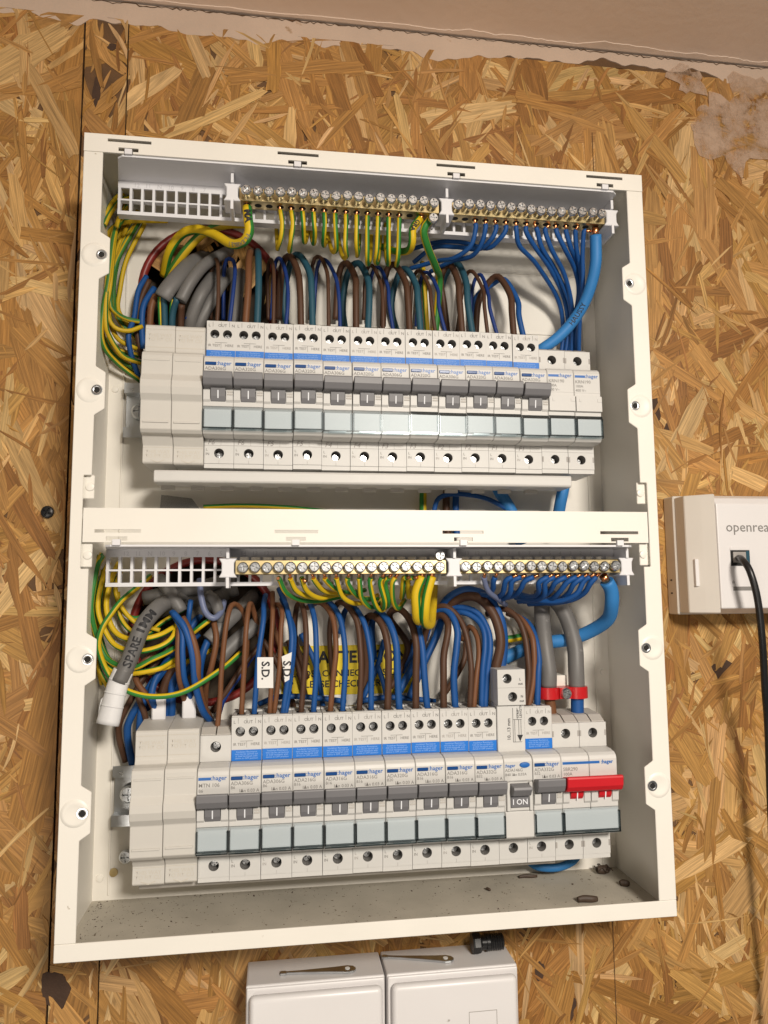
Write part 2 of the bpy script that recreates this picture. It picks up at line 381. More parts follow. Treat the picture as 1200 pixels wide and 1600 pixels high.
def strand_geo(cx, cz, ang, L, W, h, rnd, lane):
    xa, xb = SEAMS[lane]; P = strand_poly(cx, cz, ang, L, W, rnd)
    P = [(min(max(x, xa + 0.1), xb - 0.1), min(z, 354.0), u, v) for x, z, u, v in P]
    tu, tv = rnd.uniform(-.3, .3) / L, rnd.uniform(-.22, .22) / W
    y = lambda u, v: WY + 0.85 - h + u * tu + v * tv
    n = len(P); ofs = rnd.uniform(0, 500)
    # bevelled rim: inner top ring, outer ring lower, so edges catch light
    top = [(x, y(u, v), z) for x, z, u, v in P]; low = [(x, min(y(u, v) + 0.35, WY + 1.2), z) for x, z, u, v in P]
    verts = top + low; faces = [tuple(range(n))] + [(k, (k + 1) % n, n + (k + 1) % n, n + k) for k in range(n)]
    uv = [(u / 10 + ofs, v / 10 + ofs) for _, _, u, v in P] * 2
    b = rnd.choice(PAL); g = rnd.uniform(0.85, 1.14); col = (b[0] * g, b[1] * g * rnd.uniform(.96, 1.04), b[2] * g * rnd.uniform(.9, 1.1))
    return verts, faces, uv, col
def strand_mesh(name, geos):
    V = []; F = []; U = []; C = []
    for v, f, uv, c in geos:
        i = len(V); V += v; F += [tuple(i + k for k in q) for q in f]
        for q in f:
            for k in q: U.append(uv[k]); C.append(c + (1.0,))
    me = bpy.data.meshes.new(name); me.from_pydata([(x * S, y * S, z * S) for x, y, z in V], [], F)
    ul = me.uv_layers.new(name='UVMap'); ul.data.foreach_set('uv', [t for q in U for t in q])
    ca = me.color_attributes.new('Col', 'FLOAT_COLOR', 'CORNER'); ca.data.foreach_set('color', [t for q in C for t in q])
    me.materials.append(MATS['strand_wood']); return me
rnd = random.Random(11); G = []
def in_box(x, z): return abs(x) < 155 and abs(z) < 208
def lane_of(x): return 0 if x < -190 else (1 if x < -161.5 else 2)
for k in range(10500):
    x = rnd.uniform(-420, 440); z = rnd.uniform(-460, 358)
    if in_box(x, z): continue
    big = rnd.random()
    L, W = (rnd.uniform(14, 55), rnd.uniform(1.0, 4.2)) if big < .57 else ((rnd.uniform(35, 95), rnd.uniform(4, 12)) if big < .89 else (rnd.uniform(60, 140), rnd.uniform(11, 25)))
    ang = math.pi / 2 + rnd.gauss(0, .75) if rnd.random() < .8 else rnd.uniform(0, math.pi)
    h = rnd.random() * (0.98 if big < .57 else (.90 if big < .89 else .80))
    G.append((L * W, x, z, strand_geo(x, z, ang, L, W, h, rnd, lane_of(x))))
def in_view(x, z): return -235 < x < 300 and -320 < z < 352 and not (abs(x) < 166 and abs(z) < 220)
G.sort(key=lambda g: -g[0]); big = [g for g in G if in_view(g[1], g[2])][:290]; ids = set(id(g) for g in big)
for g in big: obj('wood_strand', strand_mesh('wood_strand', [g[3]]), wall)
o = obj('small_wood_strands', strand_mesh('small_wood_strands', [g[3] for g in G if id(g) not in ids]), wall); o['kind'] = 'stuff'
# resin-dark knots, plaster smears, pencil lines
def blob(name, m, cx, cz, rx, rz, y, seed, parent=wall, jag=0.35, th=0.4, n=26):
    r = random.Random(seed); P = []; a1, a2 = r.uniform(0, 6), r.uniform(0, 6)
    for k in range(n):
        a = 2 * math.pi * k / n; q = 1 + jag * (0.5 * math.sin(2 * a + a1) + 0.5 * math.sin(5 * a + a2)) + r.uniform(-jag, jag) * .35
        P.append((cx + rx * q * math.cos(a), cz + rz * q * math.sin(a)))
    return MB().prism_y(P, y, y + th).build(name, m, parent)
for k, (cx, cz, rx, rz) in enumerate([(-186, -270, 8, 11), (209, 90, 5, 12), (219, 70, 5, 10), (252, -94, 8, 8), (129, -306, 7, 9), (112, -283, 3, 6), (-172, 333, 3, 2.5), (-181, 300, 2.5, 11)]):
    blob('knot', 'knot', cx, cz, rx, rz, WY + 0.12, 50 + k, jag=0.2)
for k, (cx, cz, rx, rz) in enumerate([(287, 308, 28, 33), (305, 335, 22, 24), (268, 318, 14, 16), (250, 350, 14, 12)]):
    blob('plaster_smear', 'plaster_smear', cx, cz, rx, rz, WY - 0.55 - .06 * k, 80 + k, jag=0.4, th=.05)
for xa, xb, za, zb in ((171.0, 171.4, 222, 300), (162.7, 163.1, -330, -222)):
    MB().box(xa, xb, WY - .35, WY - .1, za, zb).build('crack', 'crack_brown', wall)
# band of plaster between board and ceiling
r = random.Random(4); xs = [-460 + 2.5 * k for k in range(375)]
low = []; ph = [r.uniform(0, 6) for _ in range(8)]
for x in xs:
    z = 349.5 + sum(a * math.sin(x / w_ + ph[q]) for q, (a, w_) in enumerate(((1.6, 31), (1.2, 13.3), (.9, 7.1), (.6, 3.3), (.5, 1.9))))
    z -= 3.0 * max(0, math.sin(x / 19 + ph[6])) ** 6 - 2.2 * max(0, math.sin(x / 11.7 + ph[7])) ** 8
    low.append((x, z + (7 if x > 130 else max(0, (x - 60) / 10))))
MB().prism_y(low + [(476, 366.2), (-460, 366.2)], WY + 0.02, WY + 0.9).build('plaster_band', 'plaster', wall, bevel=0.0)
ceil = bpy.data.objects.new('ceiling', None); COL.objects.link(ceil); ceil['kind'] = 'structure'; ceil['_o'] = (0, 0, 0)
MB().box(-600, 600, -620, WY + 19, 367.4, 385).build('ceiling_board', 'ceiling_paint', ceil)
r = random.Random(9); P = []; Q = []; w = 2
for x in xs:
    w = min(5.5, max(0.6, w + r.uniform(-.5, .5))); P.append((x, WY - 3.2 - w * (1.6 if x > 60 else .8))); 
MB().prism_z(P + [(476, WY - 1.4), (-460, WY - 1.4)], 367.0, 367.9).build('caulk_bead', 'ceiling_paint', ceil)
P = [(x, 366.4 + r.uniform(-1.5, .5)) for x in xs]; Q = [(x, z - abs(r.gauss(0.1, .35)) - .12) for x, z in reversed(P)]
MB().prism_y(P + Q, WY - .35, WY - .1).build('crack', 'crack_brown', ceil)

# ================================================================ the steel enclosure
HW, HH, YB = 167.7, 222.0, 73.0
cu = thing('consumer_unit', 'tall cream painted steel enclosure with its cover off, two rows of devices inside', 'enclosure', (0, WY, -HH))
def slotted(z0, z1, zs0, zs1, slots, notches, nz0, nz1, xa, xb, y0, y1):
    """strip with long slots and small notches, made of butted boxes"""
    m = MB()
    def row(za, zb, holes):
        x = xa
        for a, b in sorted(holes):
            m.box(x, a, y0, y1, za, zb); x = b
        m.box(x, xb, y0, y1, za, zb)
    row(zs1, z1, []); row(zs0, zs1, slots); row(nz1, zs0, []); row(nz0, nz1, notches)
    if nz0 > z0: row(z0, nz0, [(a + 3, b - 3) for a, b in notches])
    return m
SL = [(-155, -131), (-59.5, -35.5), (35.6, 59.7), (130.9, 154.8)]; NT = [(-149, -138), (-53.3, -42.3), (42.3, 53.3), (137.5, 148.5)]
slotted(211.2, 222, 217.7, 219.5, SL, NT, 212.4, 214.6, -HW, HW, 0, 1.2).build('top_flange', 'steel_paint', cu)
cb = slotted(-10.2, 8.3, -5.1, -3.3, SL, NT, -9.4, -7.2, -161, 161, 0.3, 1.5).build('cross_bar', 'steel_paint', cu)
for za, zb in ((7.1, 8.3),): MB().box(-160.5, 160.5, 1.5, 14, za, zb).build('cross_bar_return', 'steel_paint', cb)
MB().box(-HW, HW, 0, 1.2, -222, -213.2).build('bottom_flange', 'steel_paint', cu, bevel=.3)
for sx in (-1, 1):
    P = [(167.7, 211.1), (157.3, 211.1)]
    for c in (150.2, 73):
        P += [(157.3, c + 13.6), (152.0, c + 10.2), (152.0, c - 10.2), (157.3, c - 13.8)]
    P += [(157.4, 26), (161.6, 26), (161.6, -24.4), (157.4, -24.4)]
    for c in (-71.8, -149.8):
        P += [(157.3, c + 13.6), (152.0, c + 10.2), (152.0, c - 10.2), (157.3, c - 13.8)]
    P += [(157.3, -213.1), (167.7, -213.1)]
    fl = MB().prism_y([(sx * x, z) for x, z in P], 0, 1.2).build('side_flange', 'steel_paint', cu, bevel=.3)
    for c in (150.2, 73, -71.8, -149.8):
        MB().lathe([(7.3, 0.1), (6.2, -.55), (5.0, -.62), (3.6, -.25)], sx * 160.0, 0, c, n=28).build('pressed_dome', 'steel_paint', fl, smooth=True)
        MB().lathe([(3.0, -.2), (2.9, -.75), (2.2, -.85), (1.75, -.7), (1.7, .6)], sx * 156, 0, c, n=24).build('screw_insert', 'steel' if c < 100 else 'zinc', fl, smooth=True)
        MB().lathe([(1.62, -.78), (1.6, 0)], sx * 156, 0, c, n=16).build('screw_hole', 'dark', fl)
    MB().box(sx * 166.4, sx * 167.7, 1.2, WY - .6, -222, 222).build('side_wall', 'steel_paint', cu)
    for z in (20, -17):
        br = MB().box(sx * 156.5, sx * 163.5, 3.0, 4.2, z - 6.5, z + 6.5).build('bracket', 'steel_paint', cu, bevel=.4)
        MB().lathe([(2.4, 0), (2.2, -.8), (1.2, -1.1)], sx * 158.6, 3.0, z, n=18).build('rivet', 'steel_paint', br, smooth=True)
    for z in (93.5, -93.5, -208):
        MB().lathe([(2.3, 0), (2.0, -.7), (1.0, -.9)], sx * 162.4, YB, z, n=18).build('rivet', 'steel_paint', cu, smooth=True)
MB().box(-166.4, 166.4, 1.2, WY - .6, 220.8, 222).build('top_wall', 'steel_paint', cu)
MB().box(-166.4, 166.4, 1.2, WY - .6, -222, -220.8).build('floor_panel', 'dusty_paint', cu)
# back panel with two round cable entries
m = MB(); HC = [(-103, 161.5), (-103, -61.5)]; HR = 45.0
m.box(-166.4, 166.4, YB, YB + 1, 209, 220.8); m.box(-166.4, 166.4, YB, YB + 1, -14, 114); m.box(-166.4, 166.4, YB, YB + 1, -220.8, -109)
def ring_cell(m, x0, x1, z0, z1, cx, cz, r, yf, yb, n=40):
    ang = sorted(set([round(2 * math.pi * k / n, 6) for k in range(n)] + [round(math.atan2(z - cz, x - cx) % (2 * math.pi), 6) for x in (x0, x1) for z in (z0, z1)]))
    i = len(m.v); M_ = len(ang)
    for a in ang:
        c, q = math.cos(a), math.sin(a); t = min([(x1 - cx) / c if c > 1e-9 else 1e9, (x0 - cx) / c if c < -1e-9 else 1e9, (z1 - cz) / q if q > 1e-9 else 1e9, (z0 - cz) / q if q < -1e-9 else 1e9])
        m.v += [(cx + c * t, yf, cz + q * t), (cx + c * r, yf, cz + q * r), (cx + c * r, yb, cz + q * r)]
    for k in range(M_):
        a, b = i + 3 * k, i + 3 * ((k + 1) % M_); m.f += [(a, b, b + 1, a + 1), (a + 1, b + 1, b + 2, a + 2)]
for (cx, cz), (za, zb) in zip(HC, ((114, 209), (-109, -14))):
    ring_cell(m, -152, -54, za, zb, cx, cz, HR, YB, YB + 1)
    m.box(-166.4, -152, YB, YB + 1, za, zb); m.box(-54, 166.4, YB, YB + 1, za, zb)
bp = m.build('back_panel', 'steel_paint', cu)
for cx, cz in HC:
    n = 48; path = [Vector((cx + HR * math.cos(2 * math.pi * k / n), YB + .5, cz + HR * math.sin(2 * math.pi * k / n))) for k in range(n + 1)]
    obj('edge_trim', tube_mesh('edge_trim', path, 2.6, 'red_trim', 8, org=Vector(cu['_o'])), bp)
for sx in (-1, 1): MB().box(sx * 156.4, sx * 157.6, YB - .9, YB - .002, -218, 219).build('seam_fold', 'steel_paint', bp, bevel=.3)
MB().lathe([(2.6, 0), (2.4, -.9), (1.0, -1.2)], -154.4, YB, -205, n=18).build('brass_plug', 'brass', cu, smooth=True)
for z, h in ((-209, .9), (186, .9), (142, .9)): MB().box(-50, 156, YB - h, YB - .01, z, z + 1.0).build('pressed_line', 'steel_paint', bp)

# ================================================================ DIN rails
def rail(label, z):
    t = thing('din_rail', label, 'rail', (0, YB, z), 'mounting rails')
    prof = [(62.0, z - 17.5), (62.0, z - 11), (69.5, z - 11), (69.5, z + 11), (62.0, z + 11), (62.0, z + 17.5), (63, z + 17.5), (63, z + 12), (70.5, z + 12), (70.5, z - 12), (63, z - 12), (63, z - 17.5)]
    MB().prism_x(prof, -154.5, 149).build('rail_profile', 'zinc', t)
    MB().box(-150, 146, 70.5, YB, z - 4, z + 4).build('standoff', 'zinc', t)
    for x in (-145.5, 140): obj('rail_screw', cached('railscrew', lambda: screw_mesh('zinc', 5.2, 2.6)), t, (x, 66.9 - YB, 0))
def screw_mesh(m, r=3.1, h=1.8, w=0.42, L=None, shaft=0.0, sr=1.9):
    """pozidriv head looking towards -Y, back of the head at y=0"""
    L = L or r * .68; a0 = math.atan2(w, L); q = [-a0, a0, math.radians(24), math.radians(45), math.radians(66)]
    ang = [k * math.pi / 2 + t for k in range(4) for t in q]
    def rc(a):
        a = (a + math.pi / 4) % (math.pi / 2) - math.pi / 4; a = abs(a)
        return L / math.cos(a) if a <= a0 + 1e-6 else min(L / math.cos(a), w / math.sin(a))
    rings = [[(r, 0)] * 20, [(r, -h * .62)] * 20, [(r * .8, -h)] * 20, [(rc(a), -h * 1.0) for a in ang], [(rc(a) * .8, -h * .35) for a in ang]]
    b = MB()
    for R_ in rings:
        for (rr, y), a in zip(R_, ang): b.v.append((rr * math.cos(a), y, rr * math.sin(a)))
    for j in range(4):
        for k in range(20): l = (k + 1) % 20; b.f.append((j * 20 + k, j * 20 + l, (j + 1) * 20 + l, (j + 1) * 20 + k))
    b.f.append(tuple(range(80, 100)))
    if shaft: b.lathe([(sr, 0), (sr, shaft)], 0, 0, 0, n=12)
    return b.mesh('screw', m, smooth=True)
rail('zinc mounting rail behind the upper row of devices', 77.5)
rail('zinc mounting rail behind the lower row of devices', -158.0)

# ================================================================ plastic carriers and brass terminal bars
ZT = {'upper': 211.0, 'lower': -11.6}; PITCH = 6.65
def carrier(row):
    zs = ZT[row]
    t = thing('terminal_carrier', f'white moulded plastic carrier with a grid of square holes, {row} compartment', 'carrier', (0, YB, zs), 'terminal carriers')
    MB().prism_z([(-150, 4), (-147, 1.4), (149, 1.4), (152, 4), (153, 27), (-154.5, 27)], zs - .9, zs + .15).build('shelf', 'white_abs', t)
    for a, b in NT: MB().box((a + b) / 2 - 2, (a + b) / 2 + 2, -.5, 1.4, zs - .2, zs + 2.9).build('hook', 'white_abs', t)
    m = MB(); x0, x1 = -154.5, 153.2; ncol = int((x1 - x0) / PITCH)
    m.box(x0, x1, 27, 28.4, zs - 5.4, zs + .1); m.box(x0, x1, 27, 31, zs - 13.4, zs - 12.4); m.box(x0, x1, 27, 33, zs - 22.2, zs - 20.0)
    for k in range(ncol + 1):
        x = x0 + .9 + k * PITCH
        m.box(x - .75, x + .75, 27, 31, zs - 20.0, zs - 13.4); m.box(x - .75, x + .75, 27, 31, zs - 12.4, zs - 5.4)
    m.build('grid', 'white_abs', t)
    nums = ['12', '11', 'N', '10', '9', '8', '7', '6', '5'] if row == 'lower' else ['12', '11', 'N', '10', '9', '8', '7']
    for k, s in enumerate(nums): text(t, 'embossed_number', s, 3.6, 'abs_emboss', x0 + 4.2 + (k + 1) * PITCH, 26.9 - YB, -4.6, .04, 'CENTER')
    for base, cnt in ((-77.6, 18), (49.8, 15)):
        for k in range(cnt):
            n_ = 14 - k
            if n_ > 0 and row == 'lower': text(t, 'embossed_number', str(n_), 3.4, 'abs_emboss', base + k * PITCH, 26.9 - YB, -4.4, .04, 'CENTER')
    return t
def clamp(parent, x, zs):
    c = MB().prism_y([(x - 5, zs - 17.6), (x + 5, zs - 17.6), (x + 3.4, zs - 15), (x + 3.4, zs - 9.5), (x + 5, zs - 7), (x - 5, zs - 7), (x - 3.4, zs - 9.5), (x - 3.4, zs - 15)], 11, 27).build('end_clamp', 'white_abs', parent, bevel=.4)
    MB().box(x - .8, x + .8, 9.8, 26.8, zs - 23.5, zs - 17.6).build('clamp_rib', 'white_abs', c); MB().box(x - .8, x + .8, 9.8, 26.8, zs - 7, zs - 1.2).build('clamp_rib', 'white_abs', c)
def bar(row, kind, x0, cnt, clamps):
    zs = ZT[row]; zc = zs - 11.9; x1 = x0 + (cnt - 1) * PITCH
    t = thing('terminal_bar', f'brass {kind} terminal bar with {cnt} steel screws, {row} compartment', 'terminal bar', ((x0 + x1) / 2, 27, zc), 'brass terminal bars')
    b = MB().box(x0 - 4.5, x1 + 4.5, 13.4, 23, zc - 4.1, zc + 4.1).build('brass_body', 'brass', t, bevel=.3)
    for k in range(cnt):
        x = x0 + k * PITCH; jit = random.uniform(0, 2.6) if row == 'upper' else random.uniform(0, 1.2)
        jit += 3.2 if row == 'upper' else 0.4
        o = obj('screw', cached('barscrew', lambda: screw_mesh('steel', 3.05, 1.9, shaft=7)), t, (x - (x0 + x1) / 2, 12.9 - jit - 27, random.uniform(-.25, .25)), (0, random.uniform(0, 6), 0))
        MB().lathe([(2.1, 0), (2.1, -.1)], x, 18.2, zc - 4.1, axis='z', n=14).build('wire_hole', 'dark', b)
    for x in clamps: clamp(t, x, zs)
    return t
for row in ('upper', 'lower'):
    carrier(row)
    dx = 0.0 if row == 'upper' else 0.6
    e = bar(row, 'earth', -77.6 + dx, 18, (-86.0 + dx, 44.2 + dx))
    n_ = bar(row, 'neutral', 50.9 + dx, 15, (152.0,))
    zz = -4.1 - 3.5 if row == 'upper' else 6.5
    obj('fixing_screw', cached('fixs', lambda: screw_mesh('steel', 3.2, 2.2, shaft=9)), e, (36 + 77.6 - 56.5, 14 - 27, zz))
# ================================================================ devices on the rails
ZROW = {'upper': 45.1, 'lower': -190.6}; X0ROW = {'upper': -128.4 + .5, 'lower': -128.4 + 1.2}
YO = 62.0; HWM = 8.62
def lm(key, fn, m, bevel=0.0, smooth=False, seg=1):
    return cached(('lm', key), lambda: fn().mesh(key, m, bevel, seg, smooth, (0, YO, 0)))
DR = random.Random(17)
def device(name, label, cat, row, i, group=None, w=1):
    x = X0ROW[row] + 17.5 * (i + (w - 1) / 2)
    t = thing(name, label, cat, (x + DR.uniform(-.06, .06), YO + DR.uniform(-.25, .25), ZROW[row] + DR.uniform(-.2, .2)), group)
    t.rotation_euler = (DR.uniform(-.004, .004), DR.uniform(-.0022, .0022), 0); return t
def nose_profile(top):
    return [(62, -8.9), (40.5, -8.9), (40.5, 8.6), (24, 8.6), (20.6, 9.2), (18.6, 11.2), (18.6, 52.6), (19.3, 54.6), (21.2, 56.0), (26, 56.8), (40.5, 57.0), (40.5, top), (62, top)]
def part(t, name, key, fn, m, bevel=0.0, smooth=False, loc=(0, 0, 0), seg=1): return obj(name, lm(key, fn, m, bevel, smooth, seg), t, loc)
def top_block(two, top, zs, hw=HWM):
    def f():
        m = MB()
        if two:
            zt = min(zs + 4.2, top - .3)
            m.cell(-hw, 0, zs - 4, zt, -3.75, zs, 2.75, 32, 40.5, 7.6); m.cell(0, hw, zs - 4, zt, 3.75, zs, 2.75, 32, 40.5, 7.6)
            m.box(-hw, hw, 32, 40.5, zt, top); m.box(-hw, hw, 32, 40.5, 57.05, zs - 4)
        else:
            m.cell(-hw, hw, zs - 4.5, zs + 4.5, 0, zs, 3.0, 32, 40.5, 7.6)
            m.box(-hw, hw, 32, 40.5, zs + 4.5, top); m.box(-hw, hw, 32, 40.5, 57.05, zs - 4.5)
        return m
    return f
def low_block(hw=HWM):
    def f():
        m = MB(); m.cell(-hw, hw, -6.2, 4.6, 0, 0, 2.95, 32, 40.5, 7.6); m.box(-hw, hw, 32.1, 40.5, 4.75, 8.4); m.box(-hw, hw, 32.5, 40.5, -8.9, -6.35); return m
    return f
TS = lambda: screw_mesh('steel', 2.35, 1.3, .34)
def terminal_screw(t, x, z, r=1.0, y=38.9, yf=32.0):
    R_ = 2.7 if z > 72 and z < 75 else 2.85
    obj('hole_shade_liner', cached(('cup', R_, yf), lambda: MB().cup(0, 0, R_, yf + .25, yf + 7.4).mesh('hole_shade_liner', 'print_grey', off=(0, YO, 0))), t, (x, 0, z))  # grey liner added to darken the hole; recess shade put into colour
    o = obj('terminal_screw', cached('termscrew', TS), t, (x, y - YO + random.uniform(-.3, .6), z - .25), (0, random.uniform(0, 6), 0)); return o
def cover(t, w=1):
    hw = 8.55 if w == 1 else 17.3
    c = part(t, 'clear_cover', f'cover{w}', lambda: MB().prism_x([(16.6, 12.6), (16.6, 23.0), (18.0, 25.2), (18.4, 25.2), (17.3, 23.0), (17.3, 12.6)], -hw, hw), 'clear_cover')
    part(c, 'cover_rim', f'rim{w}', lambda: MB().box(-hw, hw, 16.2, 18.5, 11.0, 12.5).box(-hw, -hw + .6, 16.3, 18.5, 12.6, 23).box(hw - .6, hw, 16.3, 18.5, 12.6, 23).box(-5, 5, 15.7, 16.15, 11.3, 12.3), 'clear_rim')
    part(t, 'label_strip', f'lab{w}', lambda: MB().box(-hw + .9, hw - .9, 18.1, 18.55, 12.7, 24.2), 'label_strip')
def small_print(t, model, amps):
    text(t, 'model_number', model, 2.8, 'print_grey', -7.9, 18.5 - YO, 47.0, .02)
    if amps: text(t, 'rating', amps, 2.3, 'print_grey', -7.9, 18.5 - YO, 45.0, .02); text(t, 'rating', 'I∆n 0.03 A', 2.5, 'print_grey', -3.2, 18.5 - YO, 43.1, .02)
def logo(t, x=-7.8, w=6.4, right=8.2, y=18.5, lens=True, z=49.9):
    if lens: part(t, 'indicator_window', 'lens', lambda: MB().box(-3.2, 3.2, 17.9, 18.7, -.95, .95), 'lens_blue', .25, loc=(x + w / 2, 0, z + .9))
    else: part(t, 'logo_bar', 'logobar', lambda: MB().box(-3.4, 3.4, 18.45, 18.7, -.75, .75), 'logo_blue', loc=(x + w / 2, 0, z + .9))
    text(t, 'logo', ':hager', 3.35, 'logo_blue', -1.2, y - YO, z + .1, .06, space=1.03)
def terminal_print(t, hand=None, lower=True, dark=True):
    P = 'print_grey' if dark else 'print_pale'
    for s, x in (('L', -7.6), ('OUT', -1.9), ('N', 6.2)): text(t, 'terminal_letter', s, 2.5, P, x, 31.9 - YO, 78.0, .02)
    text(t, 'terminal_note', 'IR TEST', 2.2, P, -7.7, 31.9 - YO, 65.6, .02); text(t, 'terminal_note', 'HERE', 2.2, P, 2.3, 31.9 - YO, 65.6, .02)
    part(t, 'printed_line', 'pline', lambda: MB().box(-.09, .09, 31.85, 31.95, 64.5, 68).box(-3.6, 3.6, 31.85, 31.95, 68, 68.2).box(-.09, .09, 31.85, 31.95, 78, 81).box(-5, -4.8, 31.85, 31.95, 78, 81).box(4.8, 5, 31.85, 31.95, 78, 81), P)
    s = part(t, 'blue_label', 'bluelabel', lambda: MB().box(-8.5, 8.5, 31.7, 31.95, 57.1, 63.2), 'label_blue')
    text(s, 'lettering', 'Insulation Resistance\ntest can be carried out\nat load terminals with\ndevice in OFF position', 1.42, 'label_print', 0, 31.62 - YO, 61.7, 0.0, 'CENTER')
    text(t, 'terminal_letter', 'L', 2.2, P, -7.7, 31.9 - YO, 1.4, .02); text(t, 'terminal_letter', 'IN', 2.2, P, -7.9, 31.9 - YO, -1.2, .02)
    part(t, 'printed_line', 'pline2', lambda: MB().box(-.08, .08, 31.85, 31.95, -6.2, -4.2).box(-8.6, 8.6, 31.85, 31.95, 4.62, 4.78).box(1.0, 1.15, 32.0, 32.1, 4.9, 8.3), 'print_pale')
    if hand: text(t, 'handwriting', hand, 4.2, 'pencil', -6.8, 31.95 - YO, 5.3, 0.0, shear=.25)
def rcbo(row, i, label, model, amps, hand, group):
    t = device('circuit_breaker', label, 'breaker', row, i, group)
    part(t, 'body', 'rcbo_body', lambda: MB().prism_x(nose_profile(81.5), -HWM, HWM), 'module_plastic', .35)
    part(t, 'top_terminal_block', 'rcbo_top', top_block(True, 81.5, 73.4), 'module_plastic')
    part(t, 'bottom_terminal_block', 'rcbo_low', low_block(), 'module_plastic')
    part(t, 'top_recess', 'rcbo_rec', lambda: MB().box(-6.2, -1.6, 38.5, 48, 81.2, 81.62).box(1.6, 6.2, 38.5, 48, 81.2, 81.62), 'dark')
    part(t, 'top_ridge', 'rcbo_ridge', lambda: MB().box(-8.5, 8.5, 33.2, 36.8, 81.5, 82.1).box(-.8, .8, 37.2, 52, 81.5, 82.3).box(-8.5, 8.5, 52.5, 58, 81.5, 82.4), 'module_plastic')
    for x in (-3.75, 3.75): terminal_screw(t, x, 73.4)
    terminal_screw(t, 0, 0)
    lv = part(t, 'lever', 'rcbo_lever', lambda: MB().prism_x([(18.7, 42.6), (11.4, 44.4), (10.6, 43.8), (10.9, 40), (12.6, 36.6), (13.4, 36.2), (18.7, 35.4)], -8.35, 8.35), 'lever_grey', .35)
    part(lv, 'lever_stem', 'rcbo_stem', lambda: MB().prism_x([(18.8, 36), (16.2, 36), (17.0, 31), (18.2, 28.2), (18.8, 28)], -4.2, 4.2), 'lever_grey', .15)
    part(lv, 'on_mark', 'rcbo_mark', lambda: MB().prism_x([(16.6, 34.4), (16.35, 34.4), (17.15, 29.8), (17.4, 29.8)], -.32, .32), 'print_white')
    part(t, 'lever_shroud', 'rcbo_shroud', lambda: MB().prism_x([(18.8, 35.2), (17.2, 34.6), (17.6, 29), (18.8, 27.4)], -8.4, -4.6).prism_x([(18.8, 35.2), (17.2, 34.6), (17.6, 29), (18.8, 27.4)], 4.6, 8.4), 'module_plastic')
    part(t, 'off_flag', 'rcbo_flag', lambda: MB().box(5.2, 8.3, 16.95, 17.25, 33.2, 34.2).box(5.2, 8.3, 16.95, 17.3, 31.8, 32.6), 'module_side')
    cover(t); logo(t); small_print(t, model, amps if row == 'lower' else None); terminal_print(t, hand, dark=(i * 7 + len(row)) % 3 > 0)
    return t
def blank(row, i, label, tab):
    t = device('blank_module', label, 'blank module', row, i, 'blank filler modules')
    prof = [(62, -7.5), (30, -7.5), (29, -6.5), (29, 3), (25, 8.4), (20.5, 9), (18.4, 11), (18.0, 27.5), (15.4, 31), (14.4, 35), (14.8, 39), (17.4, 43), (18.2, 54.5), (19.0, 56.4), (21, 57.4), (26.4, 58), (27.4, 60), (27.4, 75.0), (28.4, 76.2), (62, 79.5)]
    part(t, 'body', 'blank_body', lambda: MB().prism_x(prof, -HWM, HWM), 'blank_plastic', .3)
    for z in (51.75, 15.15): part(t, 'moulded_rib', 'blank_rib', lambda: MB().box(-7.3, 7.3, 17.6, 18.25, -.55, .55), 'blank_plastic', .15, loc=(0, 0, z))
    for y, z in ((0, 62.3), (0, 73.3), (1.6, 2.2)): part(t, 'moulded_line', 'blank_line', lambda: MB().box(-8.4, 8.4, 27.25, 27.45, -.15, .15), 'emboss', loc=(0, y, z))
    text(t, 'embossed_text', 'THIS WAY\nTO FIT CU', 3.0, 'emboss', 0, 27.3 - YO, 68.6, .03, 'CENTER'); text(t, 'embossed_text', 'THIS WAY\nTO FIT CU', 3.0, 'emboss', 0, 28.9 - YO, -1.4, .03, 'CENTER')
    part(t, 'embossed_arrow', 'blank_arrow', lambda: MB().prism_y([(-4, -4.9), (0, -6.4), (4, -4.9), (4, -5.4), (0, -6.9), (-4, -5.4)], 28.8, 29.05), 'emboss')
    if tab: part(t, 'clip_tab', 'blank_tab', lambda: MB().box(-4, 4, 50, 53, 78, 92), 'white_abs', .8)
    return t
